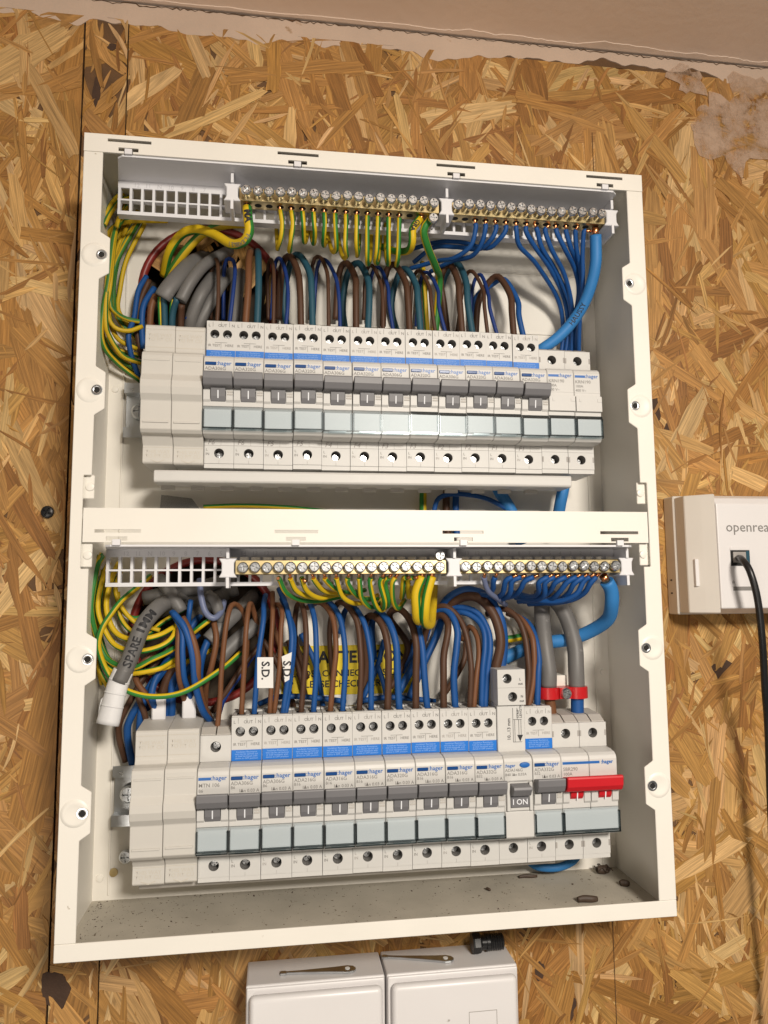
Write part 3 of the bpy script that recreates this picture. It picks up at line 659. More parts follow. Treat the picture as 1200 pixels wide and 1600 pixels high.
def single(row, i, name, label, model, lines, lever):
    """one-module device with a single large terminal screw top and bottom"""
    t = device(name, label, 'breaker' if lever else 'connector', row, i)
    part(t, 'body', 'mono_body', lambda: MB().prism_x(nose_profile(71.5), -HWM, HWM), 'module_plastic', .35)
    part(t, 'top_terminal_block', 'mono_top', top_block(False, 71.5, 65.2), 'module_plastic'); part(t, 'bottom_terminal_block', 'rcbo_low', low_block(), 'module_plastic')
    part(t, 'top_ridge', 'mono_ridge', lambda: MB().prism_x([(34, 71.5), (34, 72), (40, 75), (58, 76), (58, 71.5)], -8.5, -.4).prism_x([(34, 71.5), (34, 72), (40, 75), (58, 76), (58, 71.5)], .4, 8.5), 'module_side')
    terminal_screw(t, 0, 65.2); terminal_screw(t, 0, 0)
    logo(t, lens=False)
    for k, s in enumerate([model] + lines): text(t, 'model_number' if k == 0 else 'rating', s, 2.9 if k == 0 else 2.4, 'print_grey', -7.9, 18.5 - YO, 46.4 - 2.7 * k, .02)
    cover(t)
    if lever:
        lv = part(t, 'lever', 'rcbo_lever', None, 'lever_grey'); part(lv, 'lever_stem', 'rcbo_stem', None, 'lever_grey'); part(lv, 'on_mark', 'rcbo_mark', None, 'print_white'); part(t, 'lever_shroud', 'rcbo_shroud', None, 'module_plastic')
    else:
        part(t, 'front_step', 'mono_step', lambda: MB().box(-8.4, 8.4, 18.4, 18.7, 40.2, 40.6).box(-8.4, 8.4, 16.6, 18.7, 28, 37.6).box(-6.4, -4.8, 16.3, 16.6, 34, 36).box(5.5, 8.2, 16.3, 16.6, 34, 36), 'module_plastic')
        for x in (-8.1, 8.1):
            for z in (65.2, 0): part(t, 'side_notch', 'mono_notch', lambda: MB().box(-.5, .5, 31.8, 32.05, -1.7, 1.7), 'print_pale', loc=(x, 0, z))
    return t
for row in ('upper', 'lower'):
    for i in (0, 1): blank(row, i, f'plain cream blank module, {"first" if i == 0 else "second"} from the left on the {row} row', row == 'lower')
HAND = ['F6', 'F6', 'F5', 'F5', 'F4', 'F4', 'F3', 'F3', 'F2', 'F2', 'F1', 'F1']
for k in range(12):
    rcbo('upper', 2 + k, f'grey-lever breaker, {ORD[k]} of twelve on the upper row, pencilled {HAND[k]}', 'ADA306G' if k % 2 == 0 else 'ADA320G', None, HAND[k], 'breakers on the upper row')
for k in (0, 1): single('upper', 14 + k, 'terminal_module', ('leverless one-screw connector module beside the twelfth upper breaker', 'leverless connector module at the right end of the upper row')[k], 'KRN190', ['100A', '400 V~'], False)
single('lower', 2, 'circuit_breaker', 'single-screw breaker without blue label beside the lower blank modules', 'MTN 106', ['B6', '6000'], True)['group'] = 'breakers on the lower row'
LOW = [('ADA306G', 'B6'), ('ADA306G', 'B6'), ('ADA216G', 'B16'), ('ADA316G', 'B16'), ('ADA316G', 'B16'), ('ADA320G', 'B20'), ('ADA316G', 'B16'), ('ADA316G', 'B16'), ('ADA332G', 'B32')]
for k, (mo, am) in enumerate(LOW):
    rcbo('lower', 3 + k, f'grey-lever breaker with blue label, {ORD[k]} of nine left of the ON switch device', mo, am, ('', '', '3C', '', '5', '', '', '', '')[k] or None, 'breakers on the lower row')
rcbo('lower', 13, 'grey-lever breaker with blue label between the ON device and the red main switch', 'ADA332G', 'B32', None, 'breakers on the lower row')
# taller arc-fault device with the ON toggle
t = device('arc_fault_breaker', 'tall one-module breaker with ON toggle and two screws at its top', 'breaker', 'lower', 12)
part(t, 'body', 'afdd_body', lambda: MB().prism_x([(62, -8.9), (40.5, -8.9), (40.5, 8.6), (20.6, 8.8), (18.2, 10.4), (18.2, 24.8), (19.6, 25.2), (19.6, 41.6), (18.6, 42), (18.6, 53), (19.6, 55), (22, 56), (30, 56.6), (30, 84), (62, 84)], -HWM, HWM), 'module_plastic', .35)
m_side = part(t, 'terminal_tower', 'afdd_tower', lambda: MB().box(-HWM, HWM, 36, 62, 84.1, 105.2), 'module_side', .6)
part(t, 'tower_face', 'afdd_face', lambda: MB().cell(-HWM, HWM, 94.4, 105.2, -2.6, 99.8, 2.9, 27.6, 36, 7.6).cell(-HWM, HWM, 84.1, 94.3, .6, 88.9, 2.9, 27.6, 36, 7.6), 'module_plastic')
terminal_screw(t, -2.6, 99.8, y=34.5, yf=27.6); terminal_screw(t, .6, 88.9, y=34.5, yf=27.6)
for s, x, z in (('L', 5, 98.6), ('out', 4.2, 96.0), ('N', 5.6, 88.4), ('out', 4.8, 85.8)): text(t, 'terminal_letter', s, 2.1, 'print_black', x, 27.5 - YO, z, .03)
text(t, 'strip_note', '10...13 mm', 2.9, 'print_black', -.6, 29.9 - YO, 63, .04, rz=-math.pi / 2); text(t, 'strip_note', 'STRIP\nLENGTH', 2.1, 'print_black', 5.0, 29.9 - YO, 76, .02, rz=-math.pi / 2)
part(t, 'strip_arrow', 'afdd_arrow', lambda: MB().box(1, 1.2, 29.8, 29.95, 62, 82).box(1, 6.6, 29.8, 29.95, 61.8, 62).box(2.1, 2.3, 29.8, 29.95, 62, 75).box(4.6, 4.8, 29.8, 29.95, 66, 75).box(6, 6.2, 29.8, 29.95, 66, 75).box(1, 6.6, 29.8, 29.95, 75, 75.2).box(3.7, 3.9, 29.8, 29.95, 75.2, 82).prism_y([(3.6, 66), (7.2, 66), (5.4, 62.2)], 29.8, 29.93), 'print_black')
part(t, 'bottom_terminal_block', 'rcbo_low', None, 'module_plastic'); terminal_screw(t, 0, 0)
part(t, 'toggle_frame', 'afdd_frame', lambda: MB().box(-7.6, -5.6, 17.2, 19.8, 25.4, 41.4).box(6.0, 8.0, 17.2, 19.8, 25.4, 41.4).box(-5.6, 6, 18, 19.8, 25.4, 27), 'module_plastic', .3)
lv = part(t, 'toggle', 'afdd_toggle', lambda: MB().prism_x([(19.6, 40.6), (11.5, 40.2), (11, 38.6), (13.6, 34.8), (17, 34.4), (17.4, 27.4), (19.6, 27.2)], -5.3, 5.7), 'lever_grey', .25)
text(lv, 'lettering', 'I ON', 4.4, 'print_white', -4.6, 16.8 - YO, 29.2, .05)
tb = part(t, 'test_button', 'afdd_btn', lambda: MB().lathe([(1.7, 0), (1.5, -.8), (.6, -1.0)], 0, 0, 0, n=20), 'logo_blue', smooth=True, loc=(3.9, 18.6, 51)); tb.scale = (1.9, 1, .95)
text(t, 'logo', ':hager', 2.6, 'logo_blue', -8.2, 18.5 - YO, 50, .06); text(t, 'model_number', 'ADA146G', 2.5, 'print_grey', -8.1, 18.5 - YO, 47.4, .02); text(t, 'rating', 'B40 I∆n 0,03A', 2.2, 'print_grey', -8.1, 18.5 - YO, 45, .02)
# red main switch, two modules wide
t = device('main_switch', 'two-module main switch with wide red lever at right end of lower row', 'main switch', 'lower', 14, w=2)
for s in (-8.75, 8.75):
    part(t, 'body', 'mono_body', None, 'module_plastic', loc=(s, 0, 0)); part(t, 'top_terminal_block', 'mono_top', None, 'module_plastic', loc=(s, 0, 0)); part(t, 'bottom_terminal_block', 'rcbo_low', None, 'module_plastic', loc=(s, 0, 0))
    part(t, 'top_ridge', 'mono_ridge', None, 'module_side', loc=(s, 0, 0)); [part(t, 'side_notch', 'mono_notch', None, 'print_pale', loc=(s + x, 0, z)) for x in (-8.1, 8.1) for z in (65.2, 0)]
    terminal_screw(t, s, 65.2); terminal_screw(t, s, 0)
    rs = part(t, 'lever_stem', 'red_stem', lambda: MB().prism_x([(18.8, 36), (16.2, 36), (17.0, 32), (18.2, 30.4), (18.8, 30.2)], -3.8, 3.8), 'lever_red', .15, loc=(s, 0, 0)); part(rs, 'on_mark', 'rcbo_mark', None, 'print_white', loc=(0, 0, 0))
    part(t, 'lever_shroud', 'rcbo_shroud', None, 'module_plastic', loc=(s, 0, 0))
part(t, 'lever', 'red_lever', lambda: MB().prism_x([(18.7, 43.0), (11.0, 44.9), (10.0, 44), (10.4, 39), (12.2, 36), (18.7, 35.0)], -17.0, 17.4), 'lever_red', .5)
part(t, 'logo_bar', 'sbr_bar', lambda: MB().box(-16.6, 6.4, 18.4, 18.6, 50.1, 51.5), 'logo_blue'); text(t, 'logo', ':hager', 3.05, 'logo_blue', 7.4, 18.5 - YO, 49.9, .09)
text(t, 'model_number', 'SBR290', 2.9, 'print_grey', -16.4, 18.5 - YO, 46.4, .02); text(t, 'rating', '100A', 2.6, 'print_grey', -16.4, 18.5 - YO, 43.7, .02)
cover(t, 2)
# comb busbar covers under each row
def busbar(row, label, xa, xb, z0, z1, y0, y1):
    t = thing('busbar_cover', label, 'busbar cover', ((xa + xb) / 2, y1, z0))
    MB().prism_x([(y0, z0 + 1), (y0 + 1, z0), (y1, z0), (y1, z1), (y0 + 1, z1), (y0, z1 - 1)], xa, xb).build('cover_strip', 'module_plastic' if row == 'upper' else 'module_side', t, bevel=.4)
    m = MB()
    for k in range(16):
        x = xa + 6 + k * 17.5
        if x < xb - 4: m.box(x - 4, x + 4, y1 - 4, y1 - 1, z0 - 2.2, z0)
    m.build('comb_teeth', 'module_side', t)
busbar('upper', 'cream plastic strip running beneath the upper row of devices', -129.5, 125.5, 26.6, 34.0, 27, 46)
busbar('lower', 'grey plastic strip beneath the lower row of devices', -134, 112, -204.2, -199.8, 40, 52)
# ================================================================ wires
BR, BL, TE, NV, SK, GY, EA, EB, GR, LB = 'wire_brown', 'wire_brown_light', 'wire_teal', 'wire_blue', 'wire_navy', 'wire_sky', 'wire_earth', 'wire_earth_bright', 'wire_grey', 'wire_lavender'
BROWN, LBROWN, TEAL, BLUE, NAVY, SKY, EARTH, EARTHB, GREY, LAV = BR, BL, TE, NV, SK, GY, EA, EB, GR, LB
def entry(row, i, dx, dz=82.0, Y=43.0): return Vector((X0ROW[row] + 17.5 * i + dx, Y, ZROW[row] + dz - 3))
# ---- upper row: thin pairs and thick pairs alternate; (front leg), apex, rear leg
U = [
 (0, 'b', BROWN, 1.35, [(341, 470, 44), (342, 420, 50), (337, 405, 57), (331, 425, 64), (329, 500, 68)]),
 (0, 'n', NAVY, 1.35, [(364, 460, 44), (368, 420, 50), (362, 404, 56), (352, 415, 62), (349, 500, 67)]),
 (1, 'b', LBROWN, 2.35, [(388, 450, 44), (389, 410, 50), (391, 393, 62), (396, 398, 80)]),
 (1, 'n', TEAL, 2.35, [(404, 450, 44), (403, 408, 50), (402, 392, 62), (400, 398, 80)]),
 (2, 'b', BROWN, 1.35, [(428, 460, 44), (428, 420, 50), (423, 405, 58), (419, 430, 66), (419, 500, 68)]),
 (2, 'n', NAVY, 1.35, [(450, 470, 44), (447, 430, 50), (437, 405, 57), (428, 420, 64), (424, 500, 67)]),
 (3, 'b', BROWN, 2.3, [(469, 460, 44), (466, 425, 48), (453, 401, 55), (440, 418, 62), (435, 500, 67)]),
 (3, 'n', TEAL, 2.3, [(487, 460, 44), (484, 425, 48), (468, 398, 56), (453, 412, 63), (444, 470, 68), (450, 520, 69)]),
 (4, 'b', BROWN, 1.35, [(513, 460, 44), (511, 425, 49), (500, 402, 56), (489, 415, 62), (484, 500, 67)]),
 (4, 'n', NAVY, 1.35, [(530, 470, 44), (524, 435, 49), (508, 406, 57), (496, 418, 64), (490, 500, 68)]),
 (5, 'b', BROWN, 2.3, [(556, 460, 44), (555, 435, 48), (541, 412, 55), (529, 428, 62), (524, 500, 67)]),
 (5, 'n', TEAL, 2.3, [(577, 465, 44), (575, 435, 48), (559, 411, 56), (543, 428, 63), (536, 480, 68), (541, 525, 69)]),
 (6, 'b', BROWN, 1.35, [(598, 470, 44), (595, 440, 49), (581, 415, 56), (571, 430, 62), (568, 500, 67)]),
 (6, 'n', NAVY, 1.35, [(608, 475, 44), (605, 448, 49), (592, 418, 57), (580, 430, 64), (575, 500, 68)]),
 (7, 'b', BROWN, 2.3, [(637, 465, 44), (633, 438, 48), (615, 414, 55), (603, 432, 62), (598, 510, 67)]),
 (7, 'n', TEAL, 2.3, [(653, 470, 44), (650, 445, 48), (634, 420, 56), (620, 435, 63), (612, 480, 68), (622, 525, 69)]),
 (8, 'b', BROWN, 1.35, [(674, 475, 44), (671, 448, 49), (656, 423, 56), (645, 440, 62), (640, 510, 67)]),
 (8, 'n', NAVY, 1.35, [(686, 480, 44), (683, 452, 49), (668, 425, 57), (656, 440, 64), (650, 510, 68)]),
 (9, 'b', BROWN, 2.3, [(718, 470, 44), (716, 438, 48), (702, 412, 55), (688, 435, 62), (694, 480, 66), (700, 525, 68)]),
 (9, 'n', TEAL, 2.3, [(731, 475, 44), (729, 440, 48), (715, 412, 56), (698, 428, 63), (688, 470, 68), (702, 528, 69)]),
 (10, 'b', BROWN, 1.35, [(757, 480, 44), (754, 452, 49), (738, 425, 56), (726, 442, 62), (714, 520, 67)]),
 (10, 'n', NAVY, 1.35, [(766, 485, 44), (763, 458, 49), (750, 430, 57), (739, 448, 64), (734, 520, 68)]),
 (11, 'b', BROWN, 2.3, [(800, 490, 44), (797, 460, 48), (779, 433, 55), (760, 445, 62), (748, 475, 66), (743, 530, 68)]),
 (11, 'n', BLUE, 2.0, [(811, 495, 44), (808, 470, 48), (788, 438, 56), (768, 445, 63), (745, 465, 68), (738, 500, 69)]),
]
for k, kind, m, r, leg in U:
    col = {'wire_brown': 'brown', 'wire_brown_light': 'brown', 'wire_teal': 'teal blue', 'wire_navy': 'dark blue', 'wire_blue': 'blue'}[m]
    wire('breaker_wire', f'{"thick" if r > 1.8 else "thin"} {col} wire arching into the top of the {ORD[k]} upper breaker', 'wire', 'wires into the upper breakers', m, r,
         [entry('upper', 2 + k, -3.7 if kind == 'b' else 3.7)] + leg)
# ---- upper earth bar
def bar_pt(row, kind, i, drop=0.0):
    x0 = (-77.6 if kind == 'earth' else 50.9) + (0.6 if row == 'lower' else 0)
    return Vector((x0 + PITCH * i, 18.2, ZT[row] - 16.0 - drop))
for j, (i, sag, dx, bx) in enumerate([(3, 388, -6, -2), (4, 392, -6, 2), (5, 378, 0, 6), (6, 380, 0, -3), (7, 383, -2, 5), (8, 393, 2, -12), (9, 402, 0, -10), (10, 398, 0, 3), (11, 412, 0, 4), (12, 410, -3, 5), (13, 412, 0, -3), (14, 413, -4, 3)]):
    p0 = bar_pt('upper', 'earth', i, 2.0); b = proj_px = None
    xpx = 441 + (i - 3) * 16.6
    wire('earth_wire', f'earth wire hanging from the upper earth bar, {ORD[j]} of its twelve thin ones', 'wire', 'thin earth wires on the upper earth bar', EARTHB, 1.55,
         [p0, (xpx, 350, 19), (xpx + dx * .4, sag - 18, 22), (xpx + dx, sag - 2, 30), (xpx + dx + bx * .5, sag, 38), (xpx + dx + bx, sag - 14, 50), (xpx + dx + bx * 1.6, 350, 62)], bare=3.5)
o, pth = wire('earth_cable', 'thick earth cable curving from the left end of the upper earth bar into the hole', 'cable', None, EARTHB, 2.9,
     [bar_pt('upper', 'earth', 0, 1.5), (388, 345, 17), (389, 362, 18), (381, 377, 22), (362, 380, 30), (335, 366, 40), (308, 358, 47), (284, 366, 54), (266, 392, 62), (256, 430, 78)], bare=2.5, uoff=.36, n=14)
wrap_text(o, pth, 2.9, 3.5, 'MA', 5.5, 'print_black', .25); wrap_text(o, pth, 2.9, 17, 'FLEXIBLE 1', 3.6, 'print_grey', .04)
wire('earth_cable', 'second thick earth cable running under the curved one into the upper hole', 'cable', None, EARTH, 2.8, [(385, 350, 52), (350, 352, 50), (318, 366, 54), (290, 392, 60), (268, 425, 70), (262, 440, 80)], n=14)
o, pth = wire('earth_cable', 'thick earth cable with black lettering near the right end of the upper earth bar', 'cable', None, EARTHB, 2.55, [bar_pt('upper', 'earth', 16, 1.5), (645, 358, 18), (645, 378, 20), (637, 391, 30), (618, 393, 44), (596, 385, 60)], bare=2.5, n=14)
wrap_text(o, pth, 2.55, 3, 'GRA', 4.0, 'print_black', .12)
wire('earth_cable', 'thick green earth cable dropping from the upper earth bar behind the breakers', 'cable', None, EARTHB, 2.6, [bar_pt('upper', 'earth', 17, 1.5), (662, 360, 20), (668, 388, 28), (680, 418, 44), (686, 440, 60), (680, 520, 68)], bare=2.5, uoff=.2, n=14)
wire('earth_wire', 'earth wire rising behind the ninth upper breaker between brown and blue wires', 'wire', None, EARTH, 1.9, [(668, 525, 68), (665, 480, 66), (662, 440, 66), (660, 410, 68)])
# ---- upper neutral bar
for j, (i, m, P) in enumerate([
 (2, BLUE, [(743, 358, 19), (735, 384, 24), (711, 403, 34), (683, 408, 48), (640, 420, 66)]),
 (3, BLUE, [(758, 360, 19), (752, 382, 24), (736, 401, 34), (706, 407, 48), (672, 425, 66)]),
 (4, BLUE, [(775, 358, 19), (769, 374, 22), (750, 390, 32), (712, 386, 46), (676, 388, 58), (646, 410, 68)]),
 (5, BLUE, [(790, 360, 19), (782, 373, 22), (760, 388, 32), (720, 378, 48), (684, 378, 58), (640, 390, 68)]),
 (6, BLUE, [(807, 362, 19), (812, 384, 24), (838, 414, 36), (872, 468, 54), (880, 515, 64), (876, 560, 68)]),
 (7, BLUE, [(822, 362, 19), (834, 383, 24), (860, 421, 36), (882, 467, 52), (887, 517, 62), (882, 560, 67)]),
 (8, BLUE, [(840, 362, 19), (848, 386, 24), (868, 422, 36), (889, 473, 50), (892, 520, 60), (888, 560, 66)]),
 (9, BLUE, [(852, 362, 19), (862, 390, 24), (882, 428, 36), (893, 473, 48), (895, 520, 58), (892, 560, 65)]),
 (10, BLUE, [(871, 366, 19), (884, 390, 24), (899, 422, 36), (904, 457, 48), (897, 507, 58), (893, 560, 66)]),
 (11, BLUE, [(885, 364, 19), (892, 388, 24), (904, 416, 36), (907, 458, 46), (901, 510, 56), (898, 560, 64)]),
 (12, BLUE, [(899, 364, 19), (902, 390, 24), (908, 422, 34), (909, 457, 44), (904, 515, 54), (901, 560, 62)]),
 (13, BLUE, [(912, 364, 19), (910, 400, 26), (910, 440, 34), (907, 500, 46), (904, 560, 60)])]):
    wire('neutral_wire', f'dark blue wire hanging from the upper neutral bar, {ORD[j]} of twelve from its left', 'wire', 'blue wires on the upper neutral bar', m, 1.6, [bar_pt('upper', 'neutral', i, 2.5)] + P, bare=3.5)
o, pth = wire('neutral_cable', 'thick sky-blue cable curving from the upper neutral bar down to the connector module', 'cable', None, SKY, 3.7,
     [bar_pt('upper', 'neutral', 14, 5), (931, 385, 20), (930, 412, 22), (924, 442, 27), (911, 476, 34), (892, 507, 40), (868, 530, 43), (846, 545, 46), (835, 553, 52)], bare=4.5, n=16)
wrap_text(o, list(reversed(pth)), 3.7, 31, 'HAUSSY', 4.6, 'print_black', .03)
# ---- upper left: earth bundle, mains cores and grey sheathed cables from the hole
EU = [
 [(222, 503, 58), (200, 499, 56), (181, 490, 52), (173, 471, 50), (181, 414, 50), (206, 362, 54), (225, 335, 60)],
 [(222, 510, 57), (200, 517, 53), (178, 511, 50), (168, 486, 47), (173, 445, 46), (183, 352, 48), (200, 325, 56)],
 [(220, 567, 62), (192, 556, 56), (171, 527, 50), (164, 500, 46), (168, 440, 45), (178, 362, 48), (205, 335, 56)],
 [(220, 596, 66), (182, 566, 58), (161, 538, 50), (158, 496, 46), (168, 438, 44), (177, 372, 46), (190, 330, 54)],
 [(214, 545, 64), (186, 531, 58), (173, 507, 54), (170, 470, 52), (178, 410, 54), (196, 360, 58), (215, 330, 64)],
 [(216, 580, 66), (180, 555, 62), (160, 520, 56), (156, 470, 52), (160, 400, 52), (163, 358, 52), (173, 321, 56), (190, 300, 62)],
 [(212, 352, 56), (191, 383, 54), (180, 430, 54), (177, 465, 56), (185, 500, 62), (214, 530, 66)],
 [(226, 350, 58), (198, 405, 56), (186, 455, 57), (186, 485, 60), (205, 515, 66)],
 [(262, 345, 50), (230, 345, 50), (205, 347, 52), (180, 353, 54), (166, 372, 58), (160, 420, 62), (158, 500, 66)],
 [(218, 556, 67), (184, 545, 66), (166, 520, 64), (162, 480, 62), (170, 420, 62), (184, 370, 62), (206, 330, 66)],
 [(218, 588, 69), (188, 570, 68), (170, 545, 66), (164, 500, 66), (168, 430, 66), (180, 360, 66), (196, 320, 68)],
 [(165, 340, 50), (172, 322, 52), (184, 306, 58), (200, 300, 66)], [(163, 352, 46), (172, 334, 49), (186, 316, 56), (204, 308, 64)]]
for P in EU: wire('earth_wire', 'green-and-yellow earth wire bundled down the left side of the upper compartment', 'wire', 'earth wires bundled upper left', EARTH, 1.6, P)
for k, (m, r, P, lab) in enumerate([
 (BLUE, 1.8, [(229, 432, 64), (216, 455, 60), (210, 496, 58), (202, 523, 56), (204, 554, 60), (217, 590, 66)], 'outermost blue wire curving behind the left upper blank module'),
 (BLUE, 2.0, [(241, 450, 62), (225, 476, 58), (221, 507, 58), (224, 545, 62)], 'thick blue wire entering behind the first upper blank module'),
 (BROWN, 2.0, [(233, 438, 64), (219, 472, 62), (214, 517, 62), (222, 560, 66)], 'brown wire between two blue wires left of the upper blank modules'),
 (LBROWN, 2.3, [(243, 462, 58), (236, 482, 57), (233, 530, 62)], 'brown core dropping behind the first upper blank module'),
 (TEAL, 2.2, [(256, 462, 52), (257, 485, 56), (258, 530, 62)], 'teal core leaving the flat grey cable above the first blank module'),
 (EARTHB, 1.5, [(250, 464, 53), (250, 480, 56), (252, 520, 62)], 'yellow earth core peeping out of the flat grey cable end'),
 (TEAL, 2.2, [(277, 466, 50), (270, 490, 56), (268, 530, 62)], 'teal core leaving the round grey cable above the second blank module'),
 (BROWN, 2.2, [(284, 475, 52), (283, 495, 58), (282, 530, 64)], 'brown core below the round grey cable over the second blank module'),
 (EARTHB, 1.4, [(270, 468, 52), (268, 482, 55), (266, 515, 62)], 'yellow earth core beside the teal core of the round grey cable'),
 (NAVY, 1.6, [(291, 495, 60), (300, 508, 62), (310, 530, 66)], 'short navy wire tucked beside the first upper breaker')]):
    wire('cable_core', lab, 'wire', None, m, r, P)
for r, f, P, lab in [
 (5.4, .62, [(330, 398, 84), (304, 408, 66), (280, 430, 54), (262, 452, 50), (254, 465, 50)], 'flat grey sheathed cable nearest the red rim of the upper hole'),
 (3.9, .9, [(365, 390, 84), (346, 398, 66), (318, 415, 56), (298, 440, 50), (282, 470, 50)], 'round grey sheathed cable second from the left in the upper hole'),
 (4.3, .8, [(350, 415, 84), (334, 432, 66), (314, 460, 58), (300, 492, 60), (296, 520, 66)], 'dark grey sheathed cable third from the left below the upper hole'),
 (4.3, .8, [(370, 420, 84), (350, 438, 66), (330, 470, 62), (312, 505, 64), (306, 530, 68)], 'grey sheathed cable fourth from the left below the upper hole'),
 (4.6, .8, [(380, 420, 84), (372, 440, 70), (367, 480, 66), (364, 530, 67)], 'grey sheathed cable standing behind the first two upper breakers')]:
    wire('sheathed_cable', lab, 'cable', 'grey cables from the upper hole', GREY, r, P, n=14, flat=f)
for P, m, r, lab in [
 ([(663, 745, 66), (661, 775, 66), (661, 830, 66)], EARTHB, 2.6, 'earth cable dropping behind the cross bar below the upper row'),
 ([(676, 830, 62), (680, 790, 60), (692, 775, 58), (722, 772, 58), (762, 780, 60), (800, 800, 62)], BLUE, 1.7, 'thin blue wire looping just above the cross bar'),
 ([(772, 745, 66), (780, 768, 62), (800, 800, 62), (815, 850, 64)], SKY, 4.0, 'thick blue cable slanting down behind the cross bar'),
 ([(880, 740, 52), (881, 758, 48), (876, 785, 50), (868, 830, 58)], SKY, 3.9, 'thick blue cable under the connector modules above the cross bar'),
 ([(700, 745, 68), (697, 790, 68), (700, 840, 68)], BROWN, 2.6, 'brown cable behind the cross bar below the upper row'),
 ([(714, 745, 67), (712, 790, 67), (714, 840, 67)], BLUE, 2.4, 'blue cable behind the cross bar beside the brown one'),
 ([(318, 792, 67), (380, 790, 66), (450, 793, 66), (520, 800, 67)], EARTHB, 1.5, 'earth wire lying along the back just above the cross bar')]:
    wire('riser_cable', lab, 'cable', None, m, r, P, n=12)

# ---- lower row
Lw = [
 (-1, BROWN, 'L', LBROWN, 1.7, [(344, 1090, 43), (347, 1050, 42), (353, 975, 44), (362, 946, 50), (375, 948, 56), (384, 972, 60), (386, 1020, 63), (380, 1060, 66)], 'brown wire arching high into the single-screw lower breaker'),
 (0, 0, -3.7, LBROWN, 1.7, [(381, 1050, 42), (386, 980, 44), (391, 944, 52), (398, 958, 60), (408, 1005, 64), (416, 1060, 67)], None),
 (0, 0, 3.7, BLUE, 1.75, [(401, 1060, 42), (405, 1020, 43), (411, 970, 48), (413, 945, 56), (415, 930, 66)], None),
 (1, 0, -4.6, LBROWN, 1.6, [(424, 1060, 42), (423, 1020, 43), (427, 965, 48), (426, 925, 58)], None),
 (1, 0, -2.2, LBROWN, 1.6, [(436, 1050, 42), (440, 985, 45), (440, 955, 50), (432, 945, 56), (424, 965, 62), (440, 1020, 66), (455, 1070, 68)], None),
 (1, 0, 3.0, BLUE, 1.9, [(451, 1055, 42), (456, 1010, 43), (455, 982, 46), (446, 945, 54), (436, 920, 64)], None),
 (1, 0, 4.6, BLUE, 1.7, [(454, 1060, 44), (459, 1015, 46), (458, 985, 50), (448, 955, 58), (440, 935, 66)], None),
 (2, 0, -3.7, BROWN, 1.85, [(475, 1060, 42), (478, 1010, 43), (477, 965, 48), (470, 942, 56), (462, 955, 62), (462, 1000, 66), (480, 1060, 69)], None),
 (2, 0, 3.7, BLUE, 1.85, [(494, 1055, 42), (495, 1015, 43), (492, 970, 48), (483, 940, 56), (476, 930, 64)], None),
 (3, 0, -3.7, LBROWN, 1.85, [(521, 1055, 42), (524, 1015, 43), (521, 970, 48), (508, 947, 54), (492, 941, 60), (480, 950, 66)], None),
 (3, 0, 3.7, BLUE, 1.85, [(539, 1055, 42), (540, 1015, 43), (534, 972, 48), (520, 947, 54), (504, 938, 60), (488, 945, 67)], None),
 (4, 0, -3.7, BROWN, 1.9, [(564, 1060, 42), (564, 1015, 43), (556, 968, 48), (538, 943, 54), (524, 948, 60), (514, 985, 65), (520, 1060, 69)], None),
 (4, 0, 3.7, BLUE, 1.9, [(580, 1060, 42), (579, 1025, 43), (570, 975, 48), (552, 949, 55), (538, 955, 62), (532, 990, 66)], None),
 (5, 0, -3.7, BROWN, 2.3, [(607, 1055, 42), (606, 1010, 43), (596, 975, 48), (580, 962, 54), (570, 978, 60), (572, 1040, 66), (566, 1090, 69)], None),
 (5, 0, 3.7, BLUE, 2.3, [(621, 1055, 42), (618, 1005, 43), (607, 972, 48), (592, 958, 55), (580, 975, 62), (584, 1030, 67)], None),
 (6, 0, -3.7, BROWN, 2.3, [(650, 1055, 42), (651, 1005, 43), (641, 968, 48), (622, 952, 54), (608, 965, 60), (636, 1010, 64), (618, 1060, 68)], None),
 (6, 0, 3.7, BLUE, 2.2, [(663, 1055, 42), (660, 1010, 43), (652, 975, 48), (642, 965, 56), (650, 1000, 63), (628, 1050, 67)], None),
 (7, 0, -3.7, BROWN, 2.3, [(693, 1060, 42), (694, 1024, 43), (700, 988, 45), (698, 970, 49), (687, 961, 54), (668, 976, 60), (660, 1010, 64)], None),
 (7, 0, 3.7, BLUE, 2.3, [(709, 1055, 42), (713, 1014, 43), (714, 985, 46), (706, 960, 50), (692, 953, 55), (675, 963, 60), (664, 1000, 66)], None),
 (8, 0, -4.8, BROWN, 2.0, [(736, 1060, 42), (736, 1030, 43), (727, 988, 46), (714, 962, 50), (694, 947, 54), (676, 955, 60), (664, 985, 66)], None),
 (8, 0, -2.4, LBROWN, 1.9, [(744, 1060, 44), (749, 1022, 47), (746, 995, 52), (733, 980, 58), (722, 1000, 64)], None),
 (8, 0, 2.8, BLUE, 2.0, [(754, 1050, 43), (758, 1013, 44), (756, 987, 47), (745, 967, 51), (722, 956, 56), (700, 962, 62)], None),
 (8, 0, 4.9, BLUE, 2.0, [(762, 1045, 44), (765, 1013, 45), (763, 986, 48), (749, 961, 52), (727, 950, 56), (700, 950, 62)], None),
]
